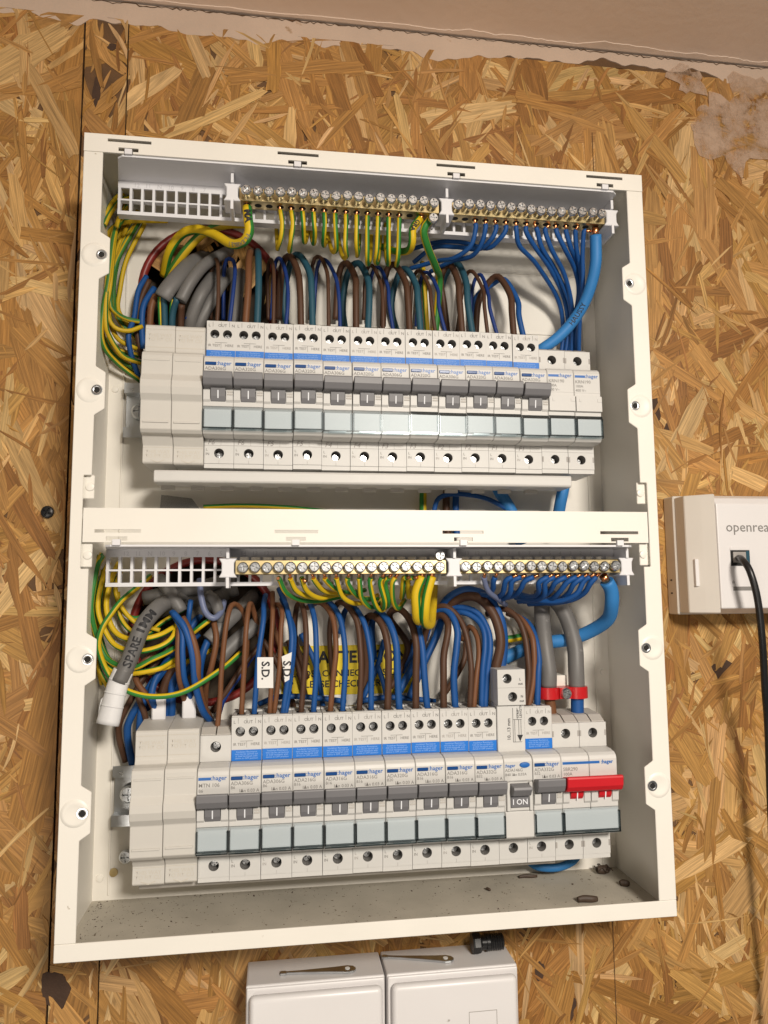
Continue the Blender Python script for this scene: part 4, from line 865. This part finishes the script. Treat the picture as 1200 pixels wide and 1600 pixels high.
for k, z, dx, m, r, leg, lab in Lw:
    if k < 0: p0 = Vector((X0ROW['lower'] + 35.0, 43, ZROW['lower'] + 73))
    else: p0 = entry('lower', 3 + k, dx)
    col = 'brown' if 'brown' in m else 'blue'; pos = {-4.6: 'left ', -2.2: 'right ', 3.0: 'left ', 4.6: 'right ', -4.8: 'left ', -2.4: 'right ', 2.8: 'left ', 4.9: 'right '}.get(dx, '') if k in (1, 8) else ''
    wire('breaker_wire', lab or f'{pos}{col} wire arching into the {ORD[k]} blue-labelled breaker of the lower row', 'wire', 'wires into the lower breakers', m, r, [p0] + leg)
XA = X0ROW['lower'] + 17.5 * 12
wire('breaker_wire', 'thick brown cable arching into the tower of the ON toggle device', 'wire', None, BROWN, 3.1, [Vector((XA - 5, 44, ZROW['lower'] + 103)), (782, 1003, 44), (773, 963, 46), (754, 939, 50), (734, 932, 54), (711, 939, 60), (690, 965, 66)], n=12)
wire('breaker_wire', 'thick dark blue cable arching beside the brown one behind the ON toggle device', 'wire', None, BLUE, 2.9, [Vector((XA - 4, 52, ZROW['lower'] + 80)), (786, 1024, 52), (784, 976, 50), (769, 941, 52), (749, 926, 54), (726, 922, 57), (700, 937, 62), (684, 965, 68)], n=12)
for dx, m, P, lab in [(-4.6, BROWN, [(826, 1060, 43), (825, 1030, 44), (821, 995, 47), (807, 965, 52), (786, 952, 58), (760, 960, 66)], 'left brown wire arching into the breaker beside the red main switch'),
                      (-2.0, LBROWN, [(834, 1055, 45), (833, 1010, 47), (827, 988, 51), (812, 966, 57), (792, 958, 63)], 'right brown wire arching into the breaker beside the red main switch'),
                      (3.7, BLUE, [(841, 1050, 44), (843, 1030, 46), (838, 1002, 50), (826, 975, 58), (806, 962, 66)], 'blue wire arching into the breaker beside the red main switch')]:
    wire('breaker_wire', lab, 'wire', None, m, 2.1, [entry('lower', 13, dx)] + P)
# lower earth bar
for j, (i, P) in enumerate([
 (3, [(437, 906, 20), (446, 926, 26), (470, 938, 36), (500, 938, 46), (540, 930, 58)]), (4, [(455, 908, 20), (466, 925, 26), (490, 934, 38), (520, 930, 52)]),
 (5, [(472, 905, 19), (479, 924, 25), (500, 934, 35), (525, 930, 45), (560, 925, 60)]), (6, [(492, 908, 20), (505, 922, 28), (522, 926, 38), (550, 924, 54)]),
 (7, [(510, 908, 20), (526, 921, 28), (545, 926, 40), (570, 922, 56)]), (8, [(527, 910, 20), (534, 930, 26), (550, 942, 34), (566, 942, 46), (590, 930, 62)]),
 (9, [(543, 910, 20), (552, 926, 26), (566, 935, 36), (590, 935, 52)]), (10, [(562, 912, 20), (565, 935, 26), (578, 948, 34), (592, 942, 48), (605, 925, 62)]),
 (11, [(578, 912, 20), (583, 940, 26), (592, 953, 34), (602, 950, 42), (612, 930, 58)]), (12, [(594, 912, 20), (602, 940, 26), (600, 950, 36), (596, 935, 54)]),
 (12.6, [(602, 912, 22), (608, 938, 28), (604, 948, 40), (600, 930, 58)]), (13.2, [(613, 912, 20), (614, 938, 28), (622, 950, 38), (632, 938, 54)]),
 (14.2, [(630, 905, 22), (629, 922, 30), (628, 935, 44), (632, 920, 60)]), (14.8, [(638, 905, 22), (638, 922, 32), (640, 934, 46), (642, 918, 62)])]):
    wire('earth_wire', f'earth wire curving down from the lower earth bar, {ORD[j]} of fourteen thin ones', 'wire', 'thin earth wires on the lower earth bar', EARTHB, 1.6, [bar_pt('lower', 'earth', i, 2.2)] + P, bare=3.5)
for i, P, lab in [(15.6, [(650, 925, 19), (650, 950, 21), (651, 966, 26), (656, 970, 36), (660, 950, 52), (662, 915, 64)], 'left of the two thick earth cables looping under the lower earth bar'), (16.5, [(667, 930, 19), (665, 956, 21), (666, 972, 26), (672, 976, 36), (676, 955, 52), (678, 915, 64)], 'right of the two thick earth cables looping under the lower earth bar')]:
    wire('earth_cable', lab, 'cable', None, EARTHB, 2.75, [bar_pt('lower', 'earth', i, 1.5)] + P, bare=2.5, uoff=.38 if i < 16 else -.08, n=14)
# lower neutral bar
for j, (i, m, P) in enumerate([
 (2, LAV, [(757, 908, 20), (763, 925, 26), (777, 935, 36), (790, 945, 52)]), (3, BLUE, [(771, 908, 20), (769, 922, 28), (760, 930, 42), (740, 925, 62)]),
 (4.6, BLUE, [(790, 908, 20), (786, 926, 28), (772, 932, 42), (748, 922, 62)]), (5.4, BLUE, [(800, 908, 20), (796, 928, 26), (782, 935, 40), (756, 926, 62)]),
 (6.6, BLUE, [(820, 908, 20), (812, 922, 26), (800, 932, 38), (770, 935, 60)]), (8, BLUE, [(842, 910, 20), (842, 925, 28), (830, 932, 44), (800, 925, 64)]),
 (8.6, BLUE, [(852, 910, 20), (851, 930, 26), (836, 938, 40), (806, 934, 62)]), (9.7, BLUE, [(868, 910, 20), (860, 924, 28), (842, 934, 42), (810, 940, 62)]),
 (10.7, BLUE, [(886, 910, 20), (874, 926, 26), (856, 937, 38), (818, 940, 62)]), (11.4, BLUE, [(897, 912, 20), (888, 928, 28), (866, 940, 42), (826, 944, 64)]),
 (12, BLUE, [(912, 908, 20), (900, 928, 24), (872, 940, 32), (836, 938, 44), (806, 928, 58)]), (12.6, BLUE, [(922, 912, 20), (914, 926, 26), (892, 938, 36), (856, 942, 48), (830, 936, 62)])]):
    wire('neutral_wire', f'{"lavender" if m == LAV else "blue"} wire curving from the lower neutral bar, {ORD[j]} of twelve from its left', 'wire', 'blue wires on the lower neutral bar', m, 1.75, [bar_pt('lower', 'neutral', i, 2.2)] + P, bare=3.5)
wire('neutral_cable', 'thick sky-blue cable from the right end of the lower neutral bar sweeping left', 'cable', None, SKY, 4.3,
     [bar_pt('lower', 'neutral', 13.6, 5), (955, 922, 20), (956, 942, 24), (949, 966, 34), (926, 985, 46), (890, 998, 56), (858, 1004, 61), (818, 1015, 65), (785, 1030, 68)], bare=4.5, n=16)
wire('earth_cable', 'earth cable lying behind the brown wires next to the grey mains tails', 'cable', None, EARTHB, 2.6, [(780, 1000, 66), (800, 998, 64), (822, 992, 65), (840, 980, 67)], n=12)
# mains tails with the red clamp
wire('mains_tail', 'left grey mains cable rising from the red clamp', 'cable', 'grey mains tails', GREY, 5.1, [(857, 1074, 47), (857, 1050, 47), (852, 1010, 50), (848, 970, 56), (846, 925, 64)], n=16)
wire('mains_tail', 'right grey mains cable bending over to the red clamp', 'cable', 'grey mains tails', GREY, 5.1, [(901, 1076, 47), (900, 1045, 47), (897, 1008, 50), (888, 970, 55), (872, 944, 60), (850, 925, 66)], n=16)
wire('mains_core', 'short brown core between the red clamp and the red main switch', 'wire', None, LBROWN, 3.4, [(857, 1086, 47), (860, 1100, 47), (862, 1122, 47)], n=12)
wire('mains_core', 'short bright blue core between the red clamp and the red main switch', 'wire', None, BLUE, 4.1, [(902, 1086, 47), (902, 1104, 47), (902, 1126, 47)], n=12)
a, b = at(857, 1081, 47), at(901, 1082, 47); zc = (a.z + b.z) / 2
t = thing('cable_clamp', 'red plastic clamp holding the two grey mains cables', 'clamp', ((a.x + b.x) / 2, 60, zc))
m = MB()
for p in (a, b):
    n = 20; ro, ri = 6.9, 5.15; i = len(m.v)
    for k in range(n):
        c, s = math.cos(2 * math.pi * k / n), math.sin(2 * math.pi * k / n)
        for rr, zz in ((ro, -3.6), (ro, 3.6), (ri, 3.6), (ri, -3.6)): m.v.append((p.x + rr * c, 47 + rr * s, zc + zz))
    for k in range(n):
        l = (k + 1) % n
        for q in range(4): w = (q + 1) % 4; m.f.append((i + 4 * k + q, i + 4 * l + q, i + 4 * l + w, i + 4 * k + w))
m.box(a.x + 5.5, b.x - 5.5, 41.5, 52, zc - 3.4, zc + 3.4)
m.build('clamp_body', 'clamp_red', t, smooth=True)
MB().box((a.x + b.x) / 2 - 5, (a.x + b.x) / 2 + 5, 52, 72.9, zc - 2, zc + 10).build('clamp_post', 'steel_paint', t)
obj('clamp_screw', screw_mesh('steel', 3.4, 2.4, .5), t, (0, 41.5 - 60, 0), (0, .4, 0))
# ---- lower left: spare cable, earth loops, mains cores behind the blanks
o, pth = wire('spare_cable', 'thick grey cable handwritten SPARE 1MM hanging beside the earth loops', 'cable', None, GREY, 4.9, [(186, 1066, 33), (198, 1040, 34), (209, 1010, 36), (222, 980, 38), (238, 957, 43), (258, 942, 52), (285, 932, 66), (300, 925, 82)], n=16)
wrap_text(o, pth, 4.9, 9, 'SPARE 1MM', 6.6, 'print_black', .16)
o, pth = wire('taped_end', 'white taped end of the grey spare cable', 'tape', None, 'tape_white', 5.7, [(168, 1132, 31), (175, 1105, 32), (184, 1072, 33), (193, 1048, 34)], n=16, flat=.8, rfun=lambda t: 1.12 - .12 * t)
P = [at(x, y, 33) for x, y in ((166, 1085), (158, 1092), (155, 1104), (153, 1118), (154, 1130), (160, 1130), (170, 1128), (176, 1100))]
c_ = MB().prism_y([(p.x, p.z) for p in P], 32.5, 34); me = c_.mesh('torn_tape', 'tape_white', .3, off=tuple(o['_o'])); obj('torn_tape', me, o)
for f in (.30, .52, .78):
    k = int(len(pth) * f); obj('tape_edge', tube_mesh('tape_edge', [pth[k], pth[k] + (pth[k + 1] - pth[k]).normalized() * 1.0], 5.85 * (1.12 - .12 * f), 'tape_white', 16, .8, org=Vector(o['_o'])), o)
EL = [
 [(376, 1020, 52), (344, 1047, 44), (288, 1080, 36), (238, 1089, 34), (198, 1079, 36), (171, 1056, 42), (155, 1015, 40), (158, 985, 40), (171, 962, 42), (190, 938, 46), (214, 918, 54), (235, 900, 64)],
 [(272, 980, 50), (250, 992, 44), (224, 998, 42), (195, 997, 46), (176, 980, 48), (167, 945, 50), (174, 905, 54), (185, 880, 62)],
 [(278, 972, 52), (270, 995, 46), (250, 1010, 42), (216, 1018, 42), (182, 1010, 48), (163, 985, 50), (152, 948, 50), (160, 900, 54), (170, 880, 62)],
 [(280, 1008, 52), (260, 1020, 46), (238, 1031, 42), (204, 1044, 44), (170, 1030, 50), (152, 1000, 50), (143, 950, 48), (152, 890, 54), (160, 870, 62)],
 [(276, 1028, 54), (258, 1040, 48), (242, 1047, 44), (204, 1053, 46), (172, 1045, 52), (153, 1015, 54), (146, 960, 54), (150, 900, 58)],
 [(330, 1015, 60), (300, 1030, 56), (270, 1040, 54), (220, 1052, 54), (180, 1040, 58), (160, 1010, 60), (154, 960, 60), (160, 900, 62)],
 [(250, 985, 60), (215, 975, 60), (190, 950, 60), (180, 920, 62), (190, 890, 66)], [(240, 960, 66), (205, 965, 64), (185, 940, 64), (178, 900, 66)],
 [(150, 1040, 64), (146, 1000, 60), (140, 950, 56), (143, 900, 54), (154, 868, 58)], [(160, 1070, 66), (148, 1020, 64), (142, 960, 62), (146, 890, 60), (158, 865, 64)],
 [(225, 1010, 62), (200, 1000, 64), (176, 985, 66), (164, 950, 66), (168, 900, 68)], [(170, 1075, 62), (156, 1050, 62), (150, 1020, 66), (150, 960, 68), (158, 890, 69)],
 [(290, 950, 66), (250, 975, 62), (230, 990, 62), (205, 985, 62), (188, 960, 64), (184, 925, 66)]]
for k, P in enumerate(EL): wire('earth_wire', 'large earth wire loop in front, sweeping under the spare cable end' if k == 0 else 'green-and-yellow earth wire coiled on the left of the lower compartment', 'wire', None if k == 0 else 'earth wires coiled lower left', EARTHB, 1.72 if k < 6 else 1.5, P)
rr = random.Random(5)
DL = [(BROWN, 2.0, [(300, 960, 66), (262, 1010, 62), (225, 1060, 60), (190, 1120, 60), (186, 1150, 62), (196, 1190, 66)]), (BLUE, 2.3, [(320, 950, 66), (270, 1020, 60), (235, 1070, 56), (205, 1120, 57), (200, 1150, 60), (208, 1200, 66)]), (BLUE, 2.2, [(310, 990, 66), (262, 1040, 58), (228, 1090, 55), (218, 1140, 58), (222, 1200, 66)]), (BROWN, 1.9, [(280, 990, 64), (240, 1040, 56), (215, 1075, 52), (226, 1115, 54), (235, 1150, 62)]), (BLUE, 2.2, [(290, 1010, 64), (250, 1050, 54), (238, 1085, 50), (246, 1115, 54), (258, 1160, 64)]), (LBROWN, 1.9, [(262, 1000, 58), (220, 1040, 50), (212, 1062, 50), (230, 1090, 52), (246, 1118, 58)]), (BLUE, 2.3, [(330, 1000, 64), (285, 1060, 58), (262, 1100, 58), (258, 1160, 66)]), (BROWN, 2.8, [(300, 1010, 60), (268, 1050, 56), (255, 1085, 58), (250, 1150, 66)]), (BLUE, 2.6, [(280, 1035, 58), (270, 1065, 56), (268, 1110, 60), (266, 1160, 66)]), (NAVY, 2.2, [(275, 1000, 62), (246, 1016, 60), (222, 1040, 60), (216, 1070, 62), (230, 1110, 66)])]
for m, r, P in DL: wire('mains_core', f'{"brown" if "brown" in m else "blue"} wire in the tangle behind the lower blank modules', 'wire', 'tangled cores lower left' + (' brown' if 'brown' in m else ' blue'), m, r, P)
for m, r, P, lab in [
 (LBROWN, 1.8, [(280, 980, 44), (278, 1010, 42), (279, 1050, 42), (286, 1080, 48), (296, 1120, 62)], 'left brown wire falling in front of the lower earth loops'),
 (BLUE, 1.8, [(268, 955, 46), (284, 985, 42), (286, 1020, 40), (287, 1060, 42), (298, 1090, 52), (300, 1130, 64)], 'bright blue wire falling from the grey cable past the clip tabs'),
 (BLUE, 2.1, [(270, 957, 44), (288, 980, 40), (300, 1020, 39), (306, 1070, 42), (318, 1110, 48), (332, 1130, 58)], 'long blue wire reaching down to the single-screw breaker'),
 (LBROWN, 2.2, [(285, 965, 44), (300, 995, 40), (309, 1030, 40), (310, 1060, 42), (318, 1100, 50), (332, 1130, 62)], 'long brown wire beside the long blue one left of the single-screw breaker'),
 (LBROWN, 1.9, [(334, 970, 50), (338, 1000, 46), (330, 1040, 46), (322, 1070, 52), (320, 1110, 62)], 'brown wire dropping from the lavender cable sheath'),
 (BLUE, 2.4, [(325, 1000, 52), (316, 1025, 50), (312, 1060, 54), (318, 1100, 62)], 'blue core leaving the cut grey cable above the clip tabs'),
 (BROWN, 1.8, [(405, 1010, 66), (380, 1040, 62), (355, 1080, 58), (332, 1112, 62)], 'brown wire slanting down to the left behind the first lower breakers'),
 (NAVY, 1.8, [(410, 1000, 68), (378, 1050, 64), (350, 1090, 60), (342, 1115, 64)], 'navy wire slanting down to the left behind the first lower breakers'),
 (EARTHB, 1.7, [(328, 968, 48), (312, 980, 48), (298, 992, 50), (280, 1006, 54)], 'yellow earth core leaving the lavender sheath'),
 (BLUE, 1.7, [(298, 938, 52), (296, 955, 50), (295, 975, 52), (300, 1010, 56)], 'short blue stripped core standing below the lower grid')]:
    wire('cable_core', lab, 'wire', None, m, r, P)
for r, f, P, lab in [
 (4.8, .8, [(398, 930, 80), (375, 952, 62), (350, 975, 54), (326, 1001, 50)], 'cut grey cable pointing down left below the lower grid'),
 (4.6, .8, [(420, 950, 80), (398, 977, 64), (366, 1005, 58), (340, 1032, 54)], 'second cut grey cable beside the arched brown wires'),
 (4.0, 1, [(250, 905, 66), (264, 922, 56), (275, 940, 52), (284, 956, 52)], 'short grey cable end with bared cores below the lower grid'),
 (4.4, .9, [(225, 935, 66), (270, 925, 64), (320, 915, 64), (360, 905, 68)], 'upper grey cable lying across the lower hole'),
 (4.4, .9, [(235, 960, 68), (280, 945, 66), (330, 935, 66), (370, 920, 70)], 'lower grey cable lying across the lower hole'),
 (4.4, .9, [(300, 965, 68), (320, 950, 66), (345, 935, 66), (360, 900, 70)], 'grey cable standing behind the lavender sheath')]:
    wire('sheathed_cable', lab, 'cable', 'grey cables from the lower hole', GREY, r, P, n=14, flat=f)
wire('lavender_sheath', 'lavender grey sheath loop hanging from the lower grid', 'cable', None, LAV, 2.0, [(312, 905, 50), (314, 930, 46), (320, 955, 44), (334, 966, 44), (345, 958, 48), (350, 940, 56)])
wire('sheathed_cable', 'shiny grey sheath end curled inside the lavender loop', 'cable', None, GREY, 3.6, [(325, 930, 54), (336, 940, 50), (342, 955, 50), (346, 970, 54)], n=14)
# neutral links running along behind the lower breakers
for k, P in enumerate([[(405, 1100, 62), (430, 1090, 58), (460, 1088, 58), (500, 1092, 60), (540, 1096, 64)], [(560, 1096, 62), (600, 1090, 60), (640, 1092, 62), (680, 1096, 64)], [(470, 990, 66), (490, 1030, 66), (500, 1070, 66), (505, 1110, 68)], [(590, 1040, 66), (600, 1070, 64), (605, 1100, 64)], [(560, 1110, 66), (572, 1080, 64), (590, 1040, 66), (600, 1000, 69)], [(640, 1090, 60), (660, 1040, 62), (680, 1000, 64), (690, 970, 68)], [(624, 1080, 58), (645, 1040, 60), (660, 1005, 64), (668, 970, 68)]]):
    wire('link_wire', ('left blue wire lying along the tops of the lower breakers', 'right blue wire lying along the tops of the lower breakers', 'blue wire behind the third lower breaker', 'blue wire stub behind the sixth lower breaker', 'blue wire slanting across the yellow sticker', 'thick blue cable slanting behind the eighth lower breaker', 'thick blue cable slanting behind the seventh lower breaker')[k], 'wire', None, BLUE, 1.8 if k < 5 else 2.6, P)
for k, P in enumerate([[(610, 1075, 66), (630, 1040, 66), (645, 1000, 68)], [(410, 1000, 68), (430, 1030, 67), (452, 1080, 67), (460, 1110, 68)], [(450, 1000, 69), (465, 1040, 68), (478, 1090, 68)], [(690, 1090, 64), (710, 1060, 62), (725, 1030, 62), (728, 1000, 66)]]):
    wire('link_wire', ('brown wire slanting behind the sixth lower breaker', 'brown wire slanting behind the second lower breaker', 'brown wire slanting behind the third lower breaker', 'brown wire behind the ninth lower breaker')[k], 'wire', None, BROWN, 2.0, P)
wire('link_wire', 'blue cable end curled on the back panel below the red main switch', 'cable', None, SKY, 2.6, [(820, 1340, 66), (840, 1354, 64), (870, 1355, 62), (895, 1345, 64), (905, 1330, 66)])
# ================================================================ labels and stickers inside the box
a = at(440, 1010, YB - .2); b = at(652, 1077, YB - .2)
t = thing('warning_sticker', 'yellow ATTENTION sticker on the back panel behind the lower wires', 'sticker', ((a.x + b.x) / 2, YB - .3, b.z))
MB().box(a.x, b.x, YB - .35, YB - .05, b.z - 2, a.z).build('sticker_sheet', 'sticker_yellow', t, bevel=.1)
MB().box(a.x - 4, b.x + 4, YB - .2, YB - .04, b.z - 12, b.z - 2.05).build('sticker_margin', 'paper_white', t)
cx = 0; hh = a.z - b.z
text(t, 'lettering', 'ATTENTION', 10.6, 'print_black', cx + 9, -.15, hh - 11.0, .35, 'CENTER')
text(t, 'lettering', 'LOOSE CONNECTIONS CAN', 5.8, 'print_black', cx, -.15, hh - 19.6, .12, 'CENTER'); text(t, 'lettering', 'PLEASE CHECK SCREWS', 6.0, 'print_black', cx, -.15, hh - 26.4, .12, 'CENTER')
MB().prism_y([(a.x + 6, a.z - 12), (a.x + 18, a.z - 12), (a.x + 12, a.z - 2)], YB - .5, YB - .36).build('warning_triangle', 'print_black', t)
for (x0, y0, x1, y1, Y, lab, sk) in ((402, 1027, 427, 1075, 40.4, 'left white paper tag marked S.D. on the wires', 0), (440, 1022, 456, 1066, 40.2, 'right white paper tag marked S.D. on the wires', 1)):
    p = [at(x0, y0 + (4 if sk else 0), Y), at(x1, y0 - (3 if sk else 0), Y), at(x1 - 4 * sk, y1 - 4 * sk, Y), at(x0 + (5 * sk), y1, Y)]
    t = thing('wire_tag', lab, 'tag', (p[3].x, Y, p[3].z), 'wire tags')
    MB().prism_y([(q.x, q.z) for q in p], Y, Y + .4).build('tag_paper', 'paper_white', t)
    text(t, 'handwriting', 'S.D.', 6.6, 'print_black', (p[0].x + p[1].x) / 2 - p[3].x - 2.0, -.12, p[0].z - p[3].z - 2.5, .18, rz=math.pi / 2)
p = at(288, 783, 66); t = thing('clear_bag', 'small clear plastic tab lying above the cross bar', 'plastic tab', (p.x, 66, p.z))
c = [at(*q, 66) for q in ((252, 773), (300, 779), (312, 795), (250, 797))]
MB().prism_y([(q.x, q.z) for q in c], 66, 66.6).build('tab_sheet', 'frosted_plastic', t)
# screws and crumbs on the box floor
for (x, y, Y, lab) in ((197, 1338, 70, 'loose steel screw in the back panel left of the lower blank modules'),):
    q = at(x, y, Y); o = obj('loose_screw', screw_mesh('zinc', 4.0, 2.2, .5, shaft=4), None, (q.x, Y, q.z)); tag(o, lab, 'screw')
ZF = -220.8
def floor_pt(px, py):
    d = RIGHT * ((px - 600) / FPX) + DOWN * ((py - 800) / FPX) + FWD; return CAM + d * ((ZF - CAM.z) / d.z)
p = floor_pt(938, 1362); t = thing('dead_insect', 'curled brown dead woodlouse on the box floor in the right back corner', 'insect', (p.x, p.y - 4, ZF))
r = random.Random(3); body = MB()
body.lathe([(0.5, -5), (2.0, -4), (2.7, -1.5), (2.8, 1), (2.2, 3.5), (.6, 5)], p.x, p.y - 4, ZF + 2.8, axis='x', n=12)
body.build('insect_body', 'debris_brown', t, smooth=True)
for k in range(12):
    x = p.x - 4 + 8 * (k % 6) / 5; s = -1 if k < 6 else 1
    path = [Vector((x, p.y - 4, ZF + 3)), Vector((x + r.uniform(-1, 1), p.y - 4 + s * 2.5, ZF + 4.6 + r.uniform(-.5, 1.2))), Vector((x + r.uniform(-1.5, 1.5), p.y - 4 + s * 4.4, ZF + 2.4 + r.uniform(-1, 2)))]
    obj('insect_leg', tube_mesh('insect_leg', path, .35, 'debris_brown', 5, org=Vector(t['_o'])), t)
for (x, y, L, R_, ang, lab) in ((825, 1372, 12, 1.2, .05, 'thin dark sliver of debris on the box floor'), (918, 1410, 12, 2.2, .1, 'curled dark brown scrap near the front edge of the box floor'), (976, 1385, 5.5, 2.2, .3, 'short brown plug lying at the right end of the box floor'), (763, 1392, 3.5, 1.0, .8, 'small brown seed-like crumb in the middle of the box floor')):
    q = floor_pt(x, y); d = Vector((math.cos(ang), -math.sin(ang) * .6, 0)); c = Vector((q.x, q.y, ZF + R_ * .75))
    path = spline([c - d * L / 2, c - d * L * .2 + Vector((0, .4, .3)), c + d * L * .2 + Vector((0, -.3, .2)), c + d * L / 2], 1.5)
    o = obj('debris_scrap', tube_mesh('debris_scrap', path, R_, 'debris_brown', 8, .75, org=Vector((q.x, q.y, ZF)), rfun=lambda t: .55 + .45 * math.sin(math.pi * (.15 + .75 * t))), None, (q.x, q.y, ZF)); tag(o, lab, 'debris')
m = MB(); r = random.Random(21)
for k in range(650):
    x = -162 + 322 * r.random() ** 2.2; y = 71 - 66 * r.random() ** 1.8; s = r.uniform(.12, .5) if k % 12 else r.uniform(.6, 1.1)
    i = len(m.v); m.v += [(x + r.uniform(-s, s), y + r.uniform(-s, s), ZF - .02 + (0 if j < 3 else s * .8)) for j in range(4)]
    m.f += [(i, i + 1, i + 2), (i, i + 1, i + 3), (i + 1, i + 2, i + 3), (i, i + 2, i + 3)]
o = m.build('floor_crumbs', 'debris_brown'); o['kind'] = 'stuff'; o['label'] = 'dark crumbs and grit scattered over the dusty box floor'; o['category'] = 'grit'

# ================================================================ things on the wall
q = at(74, 800, WY - 1.6)
o = obj('wood_screw', screw_mesh('black_rubber', 3.9, 1.6, .5), None, (q.x, WY - .9, q.z), (0, .5, 0)); tag(o, 'black countersunk screw driven into the strand board left of the box', 'screw')
# network socket on the right
t = thing('network_socket', 'white wall socket box with a black lead plugged in, right of the enclosure', 'socket', (262, WY, -14))
MB().box(213.2, 330, 62, WY - .2, -55.0, 26.5).build('base_plate', 'socket_shaded', t, bevel=.8)
MB().prism_x([(62, 25.4), (62, -54), (46, -54), (36.5, -50.5), (36.5, 18), (40, 22.5), (45, 24.6)], 229, 329).build('front_cover', 'socket_white', t, bevel=.8, seg=2)
MB().prism_z([(214.2, 61.9), (214.2, 50), (222, 43), (228.9, 37.2), (228.9, 61.9)], -53.6, 25.0).build('end_cheek', 'socket_shaded', t, bevel=.5)
MB().box(217.0, 219.6, 44.6, 47.2, -36, -18).build('release_catch', 'socket_white', t, bevel=.3)
MB().box(213.0, 213.5, 68, 70, -32, -31).box(213.0, 213.5, 68, 70, -41, -40).build('vent_slot', 'dark', t)
text(t, 'logo', 'openreach', 9.4, 'print_grey', 235.0 - 262, 36.3 - WY, -0.2 + 14, .02)
q0, q1 = at(1141, 860, 36.4), at(1172, 884, 36.4)
MB().box(q0.x, q1.x, 36.1, 36.45, q1.z, q0.z).build('port', 'dark', t); MB().box(q0.x - .3, q1.x + .3, 36.0, 36.44, q0.z + .15, q0.z + 2.2).build('port_hood', 'socket_white', t, bevel=.2)
MB().box(q0.x + 1.5, q1.x - 3, 35.6, 36.1, q1.z + 2.2, q0.z - 1).build('plug', 'print_pale', t)
MB().box(q1.x - 2.6, q1.x - .4, 35.9, 36.12, q1.z + 2, q0.z - .4).build('port_contact', 'wire_teal', t)
MB().box(q0.x + .6, q0.x + 14, 36.3, 36.44, q1.z - 16.2, q1.z - 13.6).build('status_window', 'print_grey', t)
text(t, 'symbol', 'ılı', 3.0, 'print_grey', q0.x - 262, 36.3 - WY, q1.z - 11.5 + 14, .02)
wire('network_lead', 'black lead plugged into the white wall socket and hanging down', 'cable', None, 'black_rubber', 2.3, [(1154, 872, 36), (1159, 874, 26), (1172, 892, 18), (1183, 935, 17), (1190, 1000, 20), (1197, 1080, 28), (1200, 1140, 36), (1206, 1280, 44), (1215, 1500, 50), (1222, 1700, 52)], n=14)
# two white switch boxes underneath
for k, (xa, xb, lab) in enumerate(((-74, 6.6, 'left white plastic box with rounded lid under the enclosure'), (7.8, 87.5, 'right white plastic box with rounded lid under the enclosure'))):
    t = thing('junction_box', lab, 'box', ((xa + xb) / 2, WY, -350), 'white boxes under the enclosure')
    MB().box(xa, xb, 45.6, WY - .3, -350, -262.6).build('box_body', 'socket_white', t, bevel=1.0, seg=2)
    lid = MB().prism_x([(45.5, -352), (45.5, -263.4), (44.2, -263.4), (43.6, -264)] + [(42.6, -265.2), (38.5, -268.2), (36.8, -271), (36.4, -275), (36.4, -352)], xa + .6, xb - .6)
    MB().box(xa + .4, xb - .4, 43.8, 45.5, -349.5, -263.2).build('lid', 'socket_white', t, bevel=.8, seg=2)
    me = MB().box(xa + 2.2, xb - 2.2, 37.5, 43.8, -347, -265.5).mesh('lid_panel', 'socket_white', 3.4, 4, True, tuple(t['_o'])); obj('lid_panel', me, t)
    if k == 1:
        MB().box(55, 72, 37.3, 37.48, -283.2, -282.9).box(55, 55.3, 37.3, 37.48, -300, -283.2).box(71.7, 72, 37.3, 37.48, -300, -283.2).build('moulded_window', 'print_pale', t)
def on_top(px, py):
    d = RIGHT * ((px - 600) / FPX) + DOWN * ((py - 800) / FPX) + FWD; return CAM + d * ((-262.6 - CAM.z) / d.z)
for (x0, y0, x1, y1, lab) in ((438, 1523, 556, 1516, 'flat steel key lying on top of the left white box'), (597, 1497, 709, 1501, 'flat steel key lying on top of the right white box')):
    p0, p1 = on_top(x0, y0), on_top(x1, y1); d = (p1 - p0); L = d.length; d.normalize(); nn = Vector((-d.y, d.x, 0))
    t = thing('box_key', lab, 'key', (p0.x, p0.y, -262.6), 'box keys'); P = []
    for u, w in ((0, 1.7), (3.2, 1.7), (3.6, 1.0), (12, 1.3), (L - 12, 3.0), (L - 5, 4.0), (L - 1.5, 3.0), (L, 1.0)): P.append((u, w))
    out = [(p0 + d * u + nn * w) for u, w in P] + [(p0 + d * u - nn * w) for u, w in reversed(P)]
    MB().prism_z([(v.x, v.y) for v in out], -262.55, -261.2).build('key_blade', 'zinc', t, bevel=.25)
    c = p0 + d * (L - 5); MB().lathe([(1.5, 0), (1.5, .3)], c.x, c.y, -261.25, axis='z', n=16).build('key_hole', 'paper_white', t)
q = on_top(742, 1478); t = thing('cable_gland', 'black ribbed plastic gland lying on the right white box below the enclosure', 'gland', (q.x + 8, 60, -262.6))
gx = at(737, 1470, 62).x; gz = -256.4; gy = 62
MB().lathe([(3.0, -.1), (5.8, 0), (6.1, 1), (6.1, 4.5), (5.4, 5.5), (4.2, 6)], gx, gy, gz, axis='x', n=8).build('gland_nut', 'black_rubber', t)
MB().lathe([(4.2, 6), (4.2, 8.9), (5.0, 9), (5.0, 11), (4.4, 11.2)], gx, gy, gz, axis='x', n=16).build('gland_collar', 'black_rubber', t, smooth=True)
MB().lathe([(4.0, 11.2)] + [(4.4 + .5 * (k % 2), 11.3 + k * .75) for k in range(12)] + [(3.2, 20.4)], gx, gy, gz, axis='x', n=16).build('gland_thread', 'black_rubber', t)
for o in COL.objects:
    if '_o' in o: del o['_o']
